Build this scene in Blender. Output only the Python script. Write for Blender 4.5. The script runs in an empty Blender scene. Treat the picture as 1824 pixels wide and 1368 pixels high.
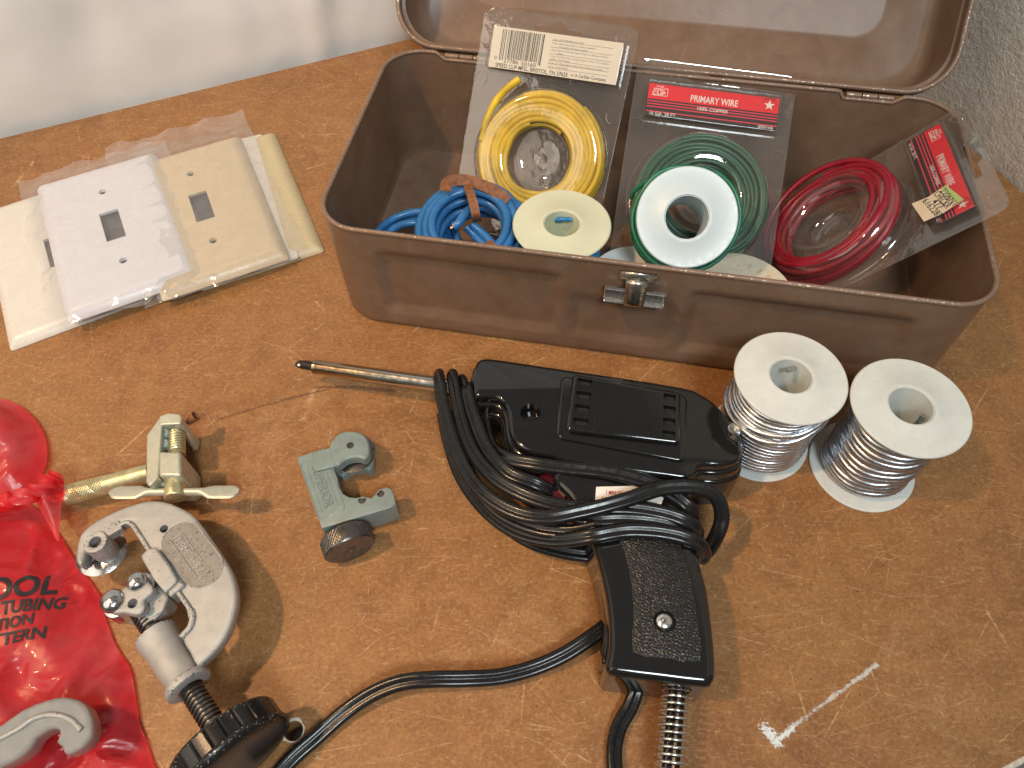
import bpy, bmesh, math, random
from math import sin, cos, pi, radians, sqrt, atan2
from mathutils import Vector as V, Matrix, noise
from mathutils.geometry import tessellate_polygon

random.seed(7)
SC = bpy.context.scene
COL = SC.collection
# ------------------------------------------------------------------ camera
TH, ROLL, CH, FPX = 0.98996, -0.02282, 30.6725, 1315.68
FW = V((0, cos(TH), -sin(TH))); _r = V((1, 0, 0)); _u = _r.cross(FW)
CR = _r * cos(ROLL) + _u * sin(ROLL); CU = _u * cos(ROLL) - _r * sin(ROLL)
CAM = V((0, 0, CH))
cd = bpy.data.cameras.new('camera'); cam = bpy.data.objects.new('camera', cd); COL.objects.link(cam)
cd.sensor_width = 36; cd.lens = FPX / 1824 * 36; cd.clip_start = 0.01; cd.clip_end = 50
m = Matrix((CR, CU, -FW)).transposed().to_4x4(); m.translation = CAM * 0.01
cam.matrix_world = m; SC.camera = cam
# ------------------------------------------------------------------ light
w = bpy.data.worlds.new('World'); SC.world = w; w.use_nodes = True
bg = w.node_tree.nodes['Background']; bg.inputs[1].default_value = 1.0
_tc = w.node_tree.nodes.new('ShaderNodeTexCoord'); _sx = w.node_tree.nodes.new('ShaderNodeSeparateXYZ'); _rp = w.node_tree.nodes.new('ShaderNodeValToRGB')
w.node_tree.links.new(_tc.outputs['Generated'], _sx.inputs[0]); w.node_tree.links.new(_sx.outputs[2], _rp.inputs[0]); w.node_tree.links.new(_rp.outputs[0], bg.inputs[0])
for _e, (_p, _c) in zip(_rp.color_ramp.elements, ((.02, (.085, .078, .068, 1)), (.95, (.21, .20, .19, 1)))): _e.position = _p; _e.color = _c
def area(name, loc, target, size, energy, color):
    l = bpy.data.lights.new(name, 'AREA'); l.shape = 'DISK'; l.size = size; l.energy = energy; l.color = color
    o = bpy.data.objects.new(name, l); COL.objects.link(o); o.location = V(loc) * 0.01
    d = V(target) - V(loc); o.rotation_euler = d.to_track_quat('-Z', 'Y').to_euler(); return o
sl_ = bpy.data.lights.new('warm_lamp', 'SPOT'); sl_.energy = 37; sl_.color = (1.0, 0.62, 0.32); sl_.shadow_soft_size = .035; sl_.spot_size = radians(31); sl_.spot_blend = .75
so_ = bpy.data.objects.new('warm_lamp', sl_); COL.objects.link(so_); so_.location = V((-62, 4, 118)) * .01
so_.rotation_euler = (V((-9, 25, 0)) - V((-62, 4, 118))).to_track_quat('-Z', 'Y').to_euler()
area('cool_window_light', (30, -104, 186), (4, 26, 0), 0.55, 27.5, (0.88, 0.97, 1.0))
area('added_fill_light', (-75, -25, 70), (20, 30, 10), 0.8, 2.8, (1.0, 0.88, 0.72))  # added fill to brighten the right wall, not a known lamp
SC.view_settings.view_transform = 'Standard'; SC.view_settings.look = 'None'
SC.view_settings.exposure = 0.0; SC.view_settings.gamma = 1.0; SC.view_settings.use_curve_mapping = False
cy = SC.cycles
cy.use_denoising = True
cy.max_bounces = 10; cy.transparent_max_bounces = 24; cy.caustics_reflective = False; cy.caustics_refractive = False
cy.sample_clamp_indirect = 6

# ------------------------------------------------------------------ helpers (all in centimetres, stored in metres)
def ray(px, py):
    return (FW * FPX + CR * (px - 912) - CU * (py - 684)).normalized()
def at(px, py, z):
    d = ray(px, py); t = (z - CH) / d.z; return CAM + d * t
def aty(px, py, y):
    d = ray(px, py); return CAM + d * (y / d.y)
def atd(px, py, dist):
    return CAM + ray(px, py) * dist
def pp(pts, z):
    return [at(x, y, z).to_2d() for x, y in pts]
def catmull(P, n=8, closed=False):
    P = [V(p) for p in P]; out = []; L = len(P)
    rng = range(L) if closed else range(L - 1)
    for i in rng:
        a = P[(i - 1) % L] if closed or i > 0 else P[0] * 2 - P[1]
        b = P[i]; c = P[(i + 1) % L]
        d = P[(i + 2) % L] if closed or i + 2 < L else P[-1] * 2 - P[-2]
        for k in range(n):
            t = k / n
            out.append(0.5 * ((2 * b) + (c - a) * t + (2 * a - 5 * b + 4 * c - d) * t * t + (3 * b - a - 3 * c + d) * t ** 3))
    if not closed: out.append(P[-1])
    return out
def frame(o, x, y=None, z=None):
    """orthonormal frame with origin o"""
    x = V(x).normalized()
    if z is not None:
        z = V(z); y = z.cross(x).normalized(); z = x.cross(y).normalized()
    else:
        y = V(y); z = x.cross(y).normalized(); y = z.cross(x).normalized()
    M = Matrix((x, y, z)).transposed().to_4x4(); M.translation = V(o); return M
def axis_frame(o, z, x=(1, 0, 0)):
    z = V(z).normalized(); x = V(x)
    if abs(x.normalized().dot(z)) > 0.95: x = V((0, 1, 0))
    y = z.cross(x).normalized(); x = y.cross(z).normalized()
    M = Matrix((x, y, z)).transposed().to_4x4(); M.translation = V(o); return M
def offset_poly(P, d):
    n = len(P); area2 = sum(P[i].x * P[(i + 1) % n].y - P[(i + 1) % n].x * P[i].y for i in range(n)); s = 1 if area2 > 0 else -1
    out = []
    for i in range(n):
        a, b, c = P[i - 1], P[i], P[(i + 1) % n]
        e1 = (b - a).normalized(); e2 = (c - b).normalized()
        n1 = V((e1.y, -e1.x)) * s; n2 = V((e2.y, -e2.x)) * s
        nn = n1 + n2; l = nn.length
        nn = nn / l if l > 1e-6 else n1
        out.append(b + nn * d / max(0.5, nn.dot(n1)))
    return out
def smooth_poly(P, n=4):
    return [p.to_2d() for p in catmull([V((p[0], p[1], 0)) for p in P], n, True)]
def round_poly(P, r, n=4):
    """round each corner of polygon with radius-ish r"""
    out = []; L = len(P)
    for i in range(L):
        a, b, c = V(P[i - 1]), V(P[i]), V(P[(i + 1) % L])
        d1 = min(r, (a - b).length * .45); d2 = min(r, (c - b).length * .45)
        p = b + (a - b).normalized() * d1; q = b + (c - b).normalized() * d2
        for k in range(n + 1):
            t = k / n; out.append(p * (1 - t) ** 2 + b * 2 * t * (1 - t) + q * t * t)
    return out
def rrect(w, d, r, n=6, cx=0, cy=0):
    out = []
    for sx, sy, a0 in ((1, 1, 0), (-1, 1, 90), (-1, -1, 180), (1, -1, 270)):
        for k in range(n + 1):
            a = radians(a0 + 90 * k / n); out.append(V((cx + sx * (w / 2 - r) + r * cos(a), cy + sy * (d / 2 - r) + r * sin(a))))
    return out
def circle(cx, cy, r, n=20): return [V((cx + r * cos(2 * pi * k / n), cy + r * sin(2 * pi * k / n))) for k in range(n)]

class MB:
    def __init__(s): s.v = []; s.f = []
    def add(s, v, f, M=None):
        o = len(s.v)
        s.v += [(M @ V(p)) if M else V(p) for p in v]; s.f += [tuple(i + o for i in q) for q in f]; return s
    def box(s, c, size, M=None):
        x, y, z = [k / 2 for k in size]; c = V(c)
        v = [c + V((a * x, b * y, d * z)) for d in (-1, 1) for a, b in ((-1, -1), (1, -1), (1, 1), (-1, 1))]
        return s.add(v, [(3, 2, 1, 0), (4, 5, 6, 7), (0, 1, 5, 4), (1, 2, 6, 5), (2, 3, 7, 6), (3, 0, 4, 7)], M)
    def prism(s, P, z0, z1, M=None, holes=(), caps=(1, 1)):
        P = [V(p) for p in P]
        n = len(P); a2 = sum(P[i].x * P[(i + 1) % n].y - P[(i + 1) % n].x * P[i].y for i in range(n))
        if a2 < 0: P = P[::-1]
        loops = [P]
        for h in holes:
            h = [V(p) for p in h]; k = len(h); a = sum(h[i].x * h[(i + 1) % k].y - h[(i + 1) % k].x * h[i].y for i in range(k))
            loops.append(h[::-1] if a > 0 else h)
        v = []; f = []
        flat = [p for l in loops for p in l]; N = len(flat)
        v = [(p.x, p.y, z0) for p in flat] + [(p.x, p.y, z1) for p in flat]
        b = 0
        for l in loops:
            k = len(l)
            for i in range(k):
                j = (i + 1) % k; f.append((b + i, b + j, N + b + j, N + b + i))
            b += k
        if holes:
            t = tessellate_polygon([[V((p.x, p.y, 0)) for p in l] for l in loops])
            for tri in t:
                a_, b_, c_ = [flat[i] for i in tri]
                if (b_ - a_).cross(c_ - a_) < 0: tri = tri[::-1]
                if caps[1]: f.append(tuple(N + i for i in tri))
                if caps[0]: f.append(tuple(tri[::-1]))
        else:
            if caps[1]: f.append(tuple(range(N, 2 * N)))
            if caps[0]: f.append(tuple(range(N - 1, -1, -1)))
        return s.add(v, f, M)
    def rprism(s, P, z0, z1, r, M=None, holes=(), n=4, both=False):
        P = [V(p) for p in P]; Q = [P[0]]
        for p in P[1:]:
            if (p - Q[-1]).length > .03: Q.append(p)
        P = Q if (Q[0] - Q[-1]).length > .03 else Q[:-1]
        k = len(P); a2 = sum(P[i].x * P[(i + 1) % k].y - P[(i + 1) % k].x * P[i].y for i in range(k))
        if a2 < 0: P = P[::-1]
        lv = []
        if both: lv += [(r * (1 - sin(a)), z0 + r * (1 - cos(a))) for a in [pi / 2 * i / n for i in range(n)]]
        else: lv += [(0, z0)]
        lv += [(r * (1 - cos(a)), z1 - r * (1 - sin(a))) for a in [pi / 2 * i / n for i in range(n + 1)]]
        rgs = []
        for off, z in lv:
            O_ = offset_poly(P, -off) if off > 0 else P
            rgs.append([(p.x, p.y, z) for p in O_])
        top = [V((p[0], p[1])) for p in rgs[-1]]
        v = [p for g in rgs for p in g]; f = []
        for i in range(len(rgs) - 1):
            for j in range(k): j2 = (j + 1) % k; f.append((i * k + j, i * k + j2, (i + 1) * k + j2, (i + 1) * k + j))
        fl = [V((p[0], p[1], 0)) for p in rgs[0]]
        for tri in tessellate_polygon([fl]):
            a_, b_, c_ = [fl[i] for i in tri]
            f.append(tuple(tri) if (b_ - a_).cross(c_ - a_).z < 0 else tuple(tri[::-1]))
        s.add(v, f, M)
        cap = MB(); cap.prism(top, z1 - .35, z1, None, holes, (0, 1)) if holes else cap.prism(top, z1 - .1, z1, None, (), (0, 1))
        N = len(cap.v) // 2; keep = []
        for q in cap.f:
            if min(q) < N and max(q) >= N and all((i % N) < k for i in q): continue
            keep.append(q)
        s.add(cap.v, keep, M); return s
    def lathe(s, prof, M=None, seg=48, close=False):
        v = []; f = []; n = len(prof)
        for k in range(seg):
            a = 2 * pi * k / seg
            for r, z in prof: v.append((r * cos(a), r * sin(a), z))
        for k in range(seg):
            k2 = (k + 1) % seg
            for i in range(n if close else n - 1):
                j = (i + 1) % n
                f.append((k * n + i, k2 * n + i, k2 * n + j, k * n + j))
        return s.add(v, f, M)
    def cyl(s, a, b, r, r2=None, seg=24, bev=0.0):
        a = V(a); b = V(b); L = (b - a).length; r2 = r if r2 is None else r2
        M = axis_frame(a, b - a)
        if bev: pr = [(0, 0), (r - bev, 0), (r - bev * .3, bev * .3), (r, bev), (r2, L - bev), (r2 - bev * .3, L - bev * .3), (r2 - bev, L), (0, L)]
        else: pr = [(0, 0), (r, 0), (r2, L), (0, L)]
        return s.lathe(pr, M, seg)
    def sweep(s, path, prof, up=None, closed=False, scale=None, caps=True):
        path = [V(p) for p in path]; n = len(path); k = len(prof); v = []; f = []
        def tan(i):
            a = path[(i - 1) % n] if closed or i > 0 else path[0]; b = path[(i + 1) % n] if closed or i < n - 1 else path[-1]
            t = b - a; return t.normalized() if t.length > 1e-9 else V((0, 0, 1))
        t = tan(0); nrm = None
        for i in range(n):
            t = tan(i)
            if up is not None:
                U = V(up[i]) if isinstance(up, list) else V(up); nrm = U - t * U.dot(t)
            else:
                if nrm is None: nrm = t.orthogonal()
                nrm = nrm - t * nrm.dot(t)
            if nrm.length < 1e-6: nrm = t.orthogonal()
            nrm.normalize(); bn = t.cross(nrm); sc = scale[i] if scale else 1
            for x, y in prof: v.append(path[i] + bn * x * sc + nrm * y * sc)
        for i in range(n if closed else n - 1):
            j = (i + 1) % n
            for q in range(k):
                q2 = (q + 1) % k; f.append((i * k + q, i * k + q2, j * k + q2, j * k + q))
        if not closed and caps:
            f.append(tuple(range(k - 1, -1, -1))); f.append(tuple((n - 1) * k + q for q in range(k)))
        return s.add(v, f)
    def tube(s, path, r, seg=10, closed=False, up=None, scale=None):
        seg = max(seg, 10) if r > .05 else seg
        return s.sweep(path, [(r * cos(2 * pi * k / seg), r * sin(2 * pi * k / seg)) for k in range(seg)], up, closed, scale)
    def grid(s, nx, ny, fn, keep=None):
        idx = {}; v = []; f = []
        for j in range(ny + 1):
            for i in range(nx + 1):
                p = fn(i / nx, j / ny)
                if p is not None: idx[(i, j)] = len(v); v.append(p)
        for j in range(ny):
            for i in range(nx):
                q = [(i, j), (i + 1, j), (i + 1, j + 1), (i, j + 1)]
                q = [idx[a] for a in q if a in idx]
                if len(q) >= 3: f.append(tuple(q))
        return s.add(v, f)

XF = {}   # object name -> frame in cm
def props(o, label=None, cat=None, group=None, kind=None):
    if label: o['label'] = label
    if cat: o['category'] = cat
    if group: o['group'] = group
    if kind: o['kind'] = kind
    return o
def thing(name, label, cat, M=None, group=None):
    o = bpy.data.objects.new(name, None); COL.objects.link(o); o.empty_display_size = 0.01
    M = M if M is not None else Matrix(); XF[o.name] = M.copy()
    W = M.copy(); W.translation = M.translation * 0.01; o.matrix_world = W
    return props(o, label, cat, group)
def obj(name, mb, mat, parent=None, world=True, bevel=0, seg=2, angle=44, label=None, solid=0, flat=False, sub=0):
    """link a mesh; coordinates are world cm (world=True) or the thing's local cm"""
    me = bpy.data.meshes.new(name)
    M = XF[parent.name] if parent is not None else Matrix()
    inv = M.inverted() if world and parent is not None else Matrix()
    me.from_pydata([(inv @ p) * 0.01 for p in mb.v], [], mb.f); me.validate(); me.update()
    bm = bmesh.new(); bm.from_mesh(me); bmesh.ops.remove_doubles(bm, verts=bm.verts, dist=2e-6)
    bmesh.ops.recalc_face_normals(bm, faces=bm.faces) if not flat else None
    bm.to_mesh(me); bm.free()
    for p in me.polygons: p.use_smooth = True
    me.set_sharp_from_angle(angle=radians(angle))
    if mat: me.materials.append(mat)
    o = bpy.data.objects.new(name, me); COL.objects.link(o)
    if parent is not None: o.parent = parent; XF[o.name] = M
    else: XF[o.name] = Matrix()
    if solid:
        sm = o.modifiers.new('solid', 'SOLIDIFY'); sm.thickness = solid * 0.01
    if bevel:
        b = o.modifiers.new('bevel', 'BEVEL'); b.width = bevel * 0.01; b.segments = seg; b.limit_method = 'ANGLE'; b.angle_limit = radians(40)
        b.harden_normals = False
    if label: o['label'] = label
    return o
def solo(name, mb, mat, label, cat, group=None, kind=None, **k):
    o = obj(name, mb, mat, None, **k); props(o, label, cat, group, kind); return o
def struct(name, mb, mat, **k):
    o = obj(name, mb, mat, None, **k); o['kind'] = 'structure'; return o
_fc = {}
def text(mb, s, x0, y0, w, h, M, z=0.02, bold=0.0, sx=None, spacing=1.0, ext=0.0):
    """flat lettering; left bottom (x0,y0), cap height h, total width w (None: natural)"""
    key = (s, bold, spacing, ext)
    if key not in _fc:
        cu = bpy.data.curves.new('t', 'FONT'); cu.body = s; cu.size = 1; cu.offset = bold; cu.resolution_u = 3; cu.space_character = spacing; cu.extrude = ext
        o = bpy.data.objects.new('t', cu); COL.objects.link(o); bpy.context.view_layer.update()
        dg = bpy.context.evaluated_depsgraph_get(); me = bpy.data.meshes.new_from_object(o.evaluated_get(dg))
        _fc[key] = ([v.co.copy() for v in me.vertices], [tuple(p.vertices) for p in me.polygons])
        bpy.data.objects.remove(o); bpy.data.curves.remove(cu); bpy.data.meshes.remove(me)
    vs, fs = _fc[key]
    if not vs: return
    mx = max(v.x for v in vs); mn = min(v.x for v in vs); k = h / 0.69
    kx = w / (mx - mn) if w else k
    mb.add([(x0 + (v.x - mn) * kx, y0 + v.y * k, z + v.z * k) for v in vs], fs, M)

# ------------------------------------------------------------------ materials
class Mat:
    def __init__(s, name):
        s.m = bpy.data.materials.new(name); s.m.use_nodes = True; s.t = s.m.node_tree; s.b = s.t.nodes['Principled BSDF']; s.out = s.t.nodes['Material Output']
    def n(s, typ, **k):
        nd = s.t.nodes.new(typ)
        for a, b in k.items():
            if a.startswith('i_'): nd.inputs[a[2:].replace('_', ' ')].default_value = b
            else: setattr(nd, a, b)
        return nd
    def l(s, a, b): s.t.links.new(a, b)
    def coord(s, scale=(100, 100, 100), rot=(0, 0, 0), loc=(0, 0, 0)):
        c = s.n('ShaderNodeTexCoord'); mp = s.n('ShaderNodeMapping'); mp.inputs['Scale'].default_value = scale; mp.inputs['Rotation'].default_value = rot; mp.inputs['Location'].default_value = loc
        s.l(c.outputs['Object'], mp.inputs['Vector']); return mp.outputs[0]
    def noise(s, scale, detail=4, rough=.55, co=None, dist=0):
        nd = s.n('ShaderNodeTexNoise'); nd.inputs['Scale'].default_value = scale; nd.inputs['Detail'].default_value = detail; nd.inputs['Roughness'].default_value = rough; nd.inputs['Distortion'].default_value = dist
        s.l(co if co is not None else s.coord(), nd.inputs['Vector']); return nd.outputs['Fac']
    def ramp(s, fac, stops, interp='LINEAR'):
        r = s.n('ShaderNodeValToRGB'); r.color_ramp.interpolation = interp
        while len(r.color_ramp.elements) < len(stops): r.color_ramp.elements.new(0.5)
        for e, (p, c) in zip(r.color_ramp.elements, stops):
            e.position = p; e.color = (c, c, c, 1) if isinstance(c, (int, float)) else (*c, 1)
        s.l(fac, r.inputs['Fac']); return r.outputs['Color']
    def math(s, op, a, b=None, c=None, clamp=False):
        nd = s.n('ShaderNodeMath', operation=op); nd.use_clamp = clamp
        for i, x in enumerate((a, b, c)):
            if x is None: continue
            if isinstance(x, (int, float)): nd.inputs[i].default_value = x
            else: s.l(x, nd.inputs[i])
        return nd.outputs[0]
    def mix(s, fac, a, b, blend='MIX'):
        nd = s.n('ShaderNodeMix', data_type='RGBA', blend_type=blend)
        for i, x in ((0, fac), (6, a), (7, b)):
            if isinstance(x, (int, float)): nd.inputs[i].default_value = x
            elif isinstance(x, tuple): nd.inputs[i].default_value = (*x, 1)
            else: s.l(x, nd.inputs[i])
        return nd.outputs[2]
    def bump(s, h, strength=.3, dist=.0003):
        b = s.n('ShaderNodeBump'); b.inputs['Strength'].default_value = strength; b.inputs['Distance'].default_value = dist; s.l(h, b.inputs['Height'])
        s.l(b.outputs[0], s.b.inputs['Normal']); return b
    def set(s, **k):
        for a, b in k.items():
            i = s.b.inputs[a.replace('_', ' ')]
            if hasattr(b, 'is_linked') or hasattr(b, 'links'): s.l(b, i)
            elif isinstance(b, tuple) and len(b) == 3 and i.type == 'RGBA': i.default_value = (*b, 1)
            else: i.default_value = b
        return s
def simple(name, col, rough=.5, metal=0.0, var=.12, vscale=1.5, bump=0, bscale=12, spec=.5, coat=0, sss=0, rvar=.1):
    k = Mat(name); f = k.noise(vscale, 5)
    dark = tuple(c * (1 - var) for c in col); light = tuple(min(1, c * (1 + var)) for c in col)
    k.set(Base_Color=k.ramp(f, [(.3, dark), (.7, light)]), Metallic=metal, Specular_IOR_Level=spec, Coat_Weight=coat, Coat_Roughness=.1)
    k.set(Roughness=k.ramp(k.noise(vscale * 3, 4), [(.3, max(.02, rough - rvar)), (.7, min(1, rough + rvar))]))
    if bump: k.bump(k.noise(bscale, 3), bump)
    if sss: k.set(Subsurface_Weight=sss, Subsurface_Radius=(1, .9, .8), Subsurface_Scale=.004)
    return k.m
def worn(name, col, under, rough=.4, metal=0, umetal=1.0, thr=.62, scale=2.2, urough=.35, bump=.1, spec=.5, scratch=False):
    """painted / plated surface with small chips showing what is under it, mostly along edges"""
    k = Mat(name); co = k.coord()
    sp = k.noise(scale * 3, 6, .7, co)
    geo = k.n('ShaderNodeNewGeometry'); pt = geo.outputs['Pointiness']
    ed = k.ramp(pt, [(.50, 0.0), (.56, 1.0)])
    f = k.math('ADD', sp, k.math('MULTIPLY', ed, .14))
    mk = k.ramp(f, [(thr, 0.0), (thr + .025, 1.0)])
    v = k.noise(scale * .5, 4, .5, co)
    c = k.ramp(v, [(.3, tuple(x * .88 for x in col)), (.7, tuple(min(1, x * 1.08) for x in col))])
    k.set(Base_Color=k.mix(mk, c, under), Specular_IOR_Level=spec)
    k.set(Metallic=k.math('ADD', k.math('MULTIPLY', mk, umetal - metal), metal), Roughness=k.math('ADD', k.math('MULTIPLY', mk, urough - rough), rough))
    if scratch:
        tot = None
        for i, a in enumerate((.4, 1.5, 2.6)):
            vv = k.n('ShaderNodeTexVoronoi', feature='DISTANCE_TO_EDGE'); vv.inputs['Scale'].default_value = .35
            k.l(k.coord((100, 260, 100), (0, .6 * i, a), (i * 5.3, i * 2.2, 0)), vv.inputs['Vector'])
            q = k.math('MULTIPLY', k.ramp(vv.outputs['Distance'], [(0, 1.0), (.006, 0.0)]), k.ramp(k.noise(.5, 3, .6, k.coord((100, 100, 100), (0, 0, 0), (i * 9, 4, 2))), [(.58, 0.0), (.68, .35)]))
            tot = q if tot is None else k.math('MAXIMUM', tot, q)
        c2 = k.b.inputs['Base Color'].links[0].from_socket
        du = k.ramp(k.noise(.35, 5, .7, co), [(.45, 0.0), (.75, .22)])
        k.set(Base_Color=k.mix(tot, k.mix(du, c2, (.36, .30, .25)), (.45, .36, .28)))
    k.bump(k.noise(scale * 14, 3, .6, co), bump)
    return k.m
def film(name, tint=(1, 1, 1), haze=.06, rough=.08, hazecol=(.9, .9, .9), crink=0, cscale=2.0, base=.055, gloss=1.0):
    k = Mat(name); t = k.t; t.nodes.remove(k.b)
    tr = k.n('ShaderNodeBsdfTransparent'); tr.inputs[0].default_value = (*tint, 1)
    gl = k.n('ShaderNodeBsdfGlossy'); gl.inputs['Roughness'].default_value = rough; gl.inputs[0].default_value = (gloss, gloss, gloss, 1)
    df = k.n('ShaderNodeBsdfDiffuse'); df.inputs[0].default_value = (*hazecol, 1)
    lw = k.n('ShaderNodeLayerWeight'); lw.inputs[0].default_value = .5
    frv = k.math('ADD', k.math('MULTIPLY', k.math('POWER', lw.outputs['Facing'], 3.0), .75), base)
    m1 = k.n('ShaderNodeMixShader'); m1.inputs[0].default_value = haze; k.l(tr.outputs[0], m1.inputs[1]); k.l(df.outputs[0], m1.inputs[2])
    m2 = k.n('ShaderNodeMixShader'); k.l(frv, m2.inputs[0]); k.l(m1.outputs[0], m2.inputs[1]); k.l(gl.outputs[0], m2.inputs[2])
    if crink:
        b = k.n('ShaderNodeBump'); b.inputs['Strength'].default_value = crink; b.inputs['Distance'].default_value = .001
        k.l(k.noise(cscale, 3, .5), b.inputs['Height'])
        for x in (gl,): k.l(b.outputs[0], x.inputs['Normal'])
    k.l(m2.outputs[0], k.out.inputs[0]); return k.m

def table_mat():
    k = Mat('hardboard'); co = k.coord()
    big = k.noise(.09, 4, .6, co); mid = k.noise(.9, 5, .6, co); fine = k.noise(9, 4, .7, co)
    base = k.ramp(mid, [(.2, (.200, .082, .028)), (.5, (.300, .132, .046)), (.8, (.395, .192, .070))])
    base = k.mix(k.ramp(big, [(.35, 0.0), (.65, .55)]), base, (.335, .172, .060))
    stn = k.noise(.22, 6, .75, k.coord((100, 100, 100), (0, 0, 0), (31, 12, 0)), 1.2)
    base = k.mix(k.ramp(stn, [(.54, 0.0), (.62, .30)]), base, (.15, .070, .034))
    base = k.mix(k.ramp(k.noise(.16, 6, .8, k.coord((100, 100, 100), (0, 0, 0), (3, 44, 0)), .8), [(.56, 0.0), (.66, .28)]), base, (.50, .30, .15))
    base = k.mix(k.ramp(fine, [(.33, .70), (.50, 0.0)]), base, (.17, .060, .022))
    base = k.mix(k.ramp(k.noise(5, 5, .75, k.coord((100, 100, 100), (0, 0, 0), (4, 8, 1))), [(.50, 0.0), (.70, .52)]), base, (.56, .32, .14))
    # pale short fibres in several directions
    tot = None
    for i, (a, sc) in enumerate(((20, 1.0), (75, 1.2), (130, .9), (165, 1.3), (50, .6))):
        c2 = k.coord((100 * sc, 700 * sc, 100), (0, 0, radians(a)), (i * 3.1, i * 1.7, 0))
        f = k.ramp(k.noise(1.5, 2, .5, c2), [(.67, 0.0), (.76, 1.0)])
        tot = f if tot is None else k.math('MAXIMUM', tot, f)
    base = k.mix(k.math('MULTIPLY', tot, .42), base, (.62, .38, .18))
    # dark specks
    vo = k.n('ShaderNodeTexVoronoi'); vo.inputs['Scale'].default_value = 1.3; k.l(k.coord((100, 130, 100), (0, 0, .6)), vo.inputs['Vector'])
    sp = k.ramp(vo.outputs['Distance'], [(.035, 1.0), (.07, 0.0)])
    sp = k.math('MULTIPLY', sp, k.ramp(k.noise(.8, 2, .5, k.coord((100, 100, 100), (0, 0, 0), (9, 3, 0))), [(.50, 0.0), (.56, .85)]))
    base = k.mix(sp, base, (.06, .025, .012))
    # long fine scratches: straight voronoi cell borders, kept only in places
    sc_tot = None
    for i, (s, a, wd, lo) in enumerate(((.11, .3, .0022, .50), (.17, 1.2, .003, .54), (.30, 2.1, .004, .57), (.13, 2.7, .0022, .52), (.21, .8, .0028, .56))):
        vv = k.n('ShaderNodeTexVoronoi', feature='DISTANCE_TO_EDGE'); vv.inputs['Scale'].default_value = s
        k.l(k.coord((100, 330, 0), (0, 0, a), (i * 7.3, i * 2.9, 0)), vv.inputs['Vector'])
        ln = k.ramp(vv.outputs['Distance'], [(0.0, 1.0), (wd, 0.0)])
        ms = k.ramp(k.noise(.35, 3, .6, k.coord((100, 100, 100), (0, 0, 0), (i * 11, 5, 0))), [(lo - .035, 0.0), (lo + .03, .85)])
        q = k.math('MULTIPLY', ln, ms); sc_tot = q if sc_tot is None else k.math('MAXIMUM', sc_tot, q)
    sc_tot = k.math('MULTIPLY', sc_tot, k.ramp(k.noise(4, 3, .7, co), [(.38, .15), (.6, 1.0)]))
    base = k.mix(sc_tot, base, (.66, .45, .24))
    # marks with a place of their own: white paint scuff, dark pencil-like marks
    sep = k.n('ShaderNodeSeparateXYZ'); k.l(co, sep.inputs[0])
    def seg(a, b, wdt):
        a = V(a[:2]); b = V(b[:2]); d = (b - a); L = d.length; d = d / L
        X = k.math('SUBTRACT', sep.outputs[0], a.x); Y = k.math('SUBTRACT', sep.outputs[1], a.y)
        u = k.math('ADD', k.math('MULTIPLY', X, d.x), k.math('MULTIPLY', Y, d.y)); uc = k.math('MINIMUM', k.math('MAXIMUM', u, 0.0), L)
        du = k.math('SUBTRACT', u, uc); vv = k.math('ADD', k.math('MULTIPLY', X, -d.y), k.math('MULTIPLY', Y, d.x))
        dist = k.math('SQRT', k.math('ADD', k.math('MULTIPLY', du, du), k.math('MULTIPLY', vv, vv)))
        return k.math('SUBTRACT', 1.0, k.math('DIVIDE', dist, wdt), clamp=True)
    P = lambda x, y: at(x, y, 0)
    nz = k.noise(7, 5, .8, co)
    chunk = k.math('MAXIMUM', seg(P(1364, 1297), P(1384, 1321), .42), seg(P(1380, 1322), P(1412, 1298), .22))
    f1 = k.ramp(k.math('ADD', k.math('MULTIPLY', k.math('POWER', chunk, .5), .42), nz), [(.80, 0.0), (.86, 1.0)])
    streak = seg(P(1396, 1306), P(1562, 1184), .16)
    f2 = k.ramp(k.math('MULTIPLY', k.math('ADD', k.math('ADD', k.math('MULTIPLY', streak, .40), k.noise(9, 5, .85, co)), k.math('MULTIPLY', k.noise(2.6, 3, .7, co), .9)), .5), [(.57, 0.0), (.66, .6)])
    base = k.mix(k.math('MAXIMUM', f1, f2), base, (.75, .80, .80))
    dk = None
    for a, b, wd in (((385, 748), (470, 722), .10), ((470, 722), (560, 700), .08), ((500, 712), (600, 690), .09), ((620, 688), (700, 696), .22), ((560, 690), (640, 688), .14)):
        q = seg(P(*a), P(*b), wd); dk = q if dk is None else k.math('MAXIMUM', dk, q)
    f3 = k.ramp(k.math('ADD', k.math('MULTIPLY', dk, .5), k.noise(5, 4, .7, co)), [(.66, 0.0), (.9, .7)])
    base = k.mix(f3, base, (.10, .045, .025))
    st = seg(P(1195, 700), P(1260, 690), .8)
    k.set(Base_Color=base, Specular_IOR_Level=.42)
    k.set(Roughness=k.ramp(k.noise(1.2, 5, .6, co), [(.3, .34), (.7, .52)]))
    k.bump(k.math('ADD', k.math('MULTIPLY', k.noise(14, 4, .6, co), .6), k.math('MULTIPLY', sc_tot, -.5)), .22, .0002)
    return k.m

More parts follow.
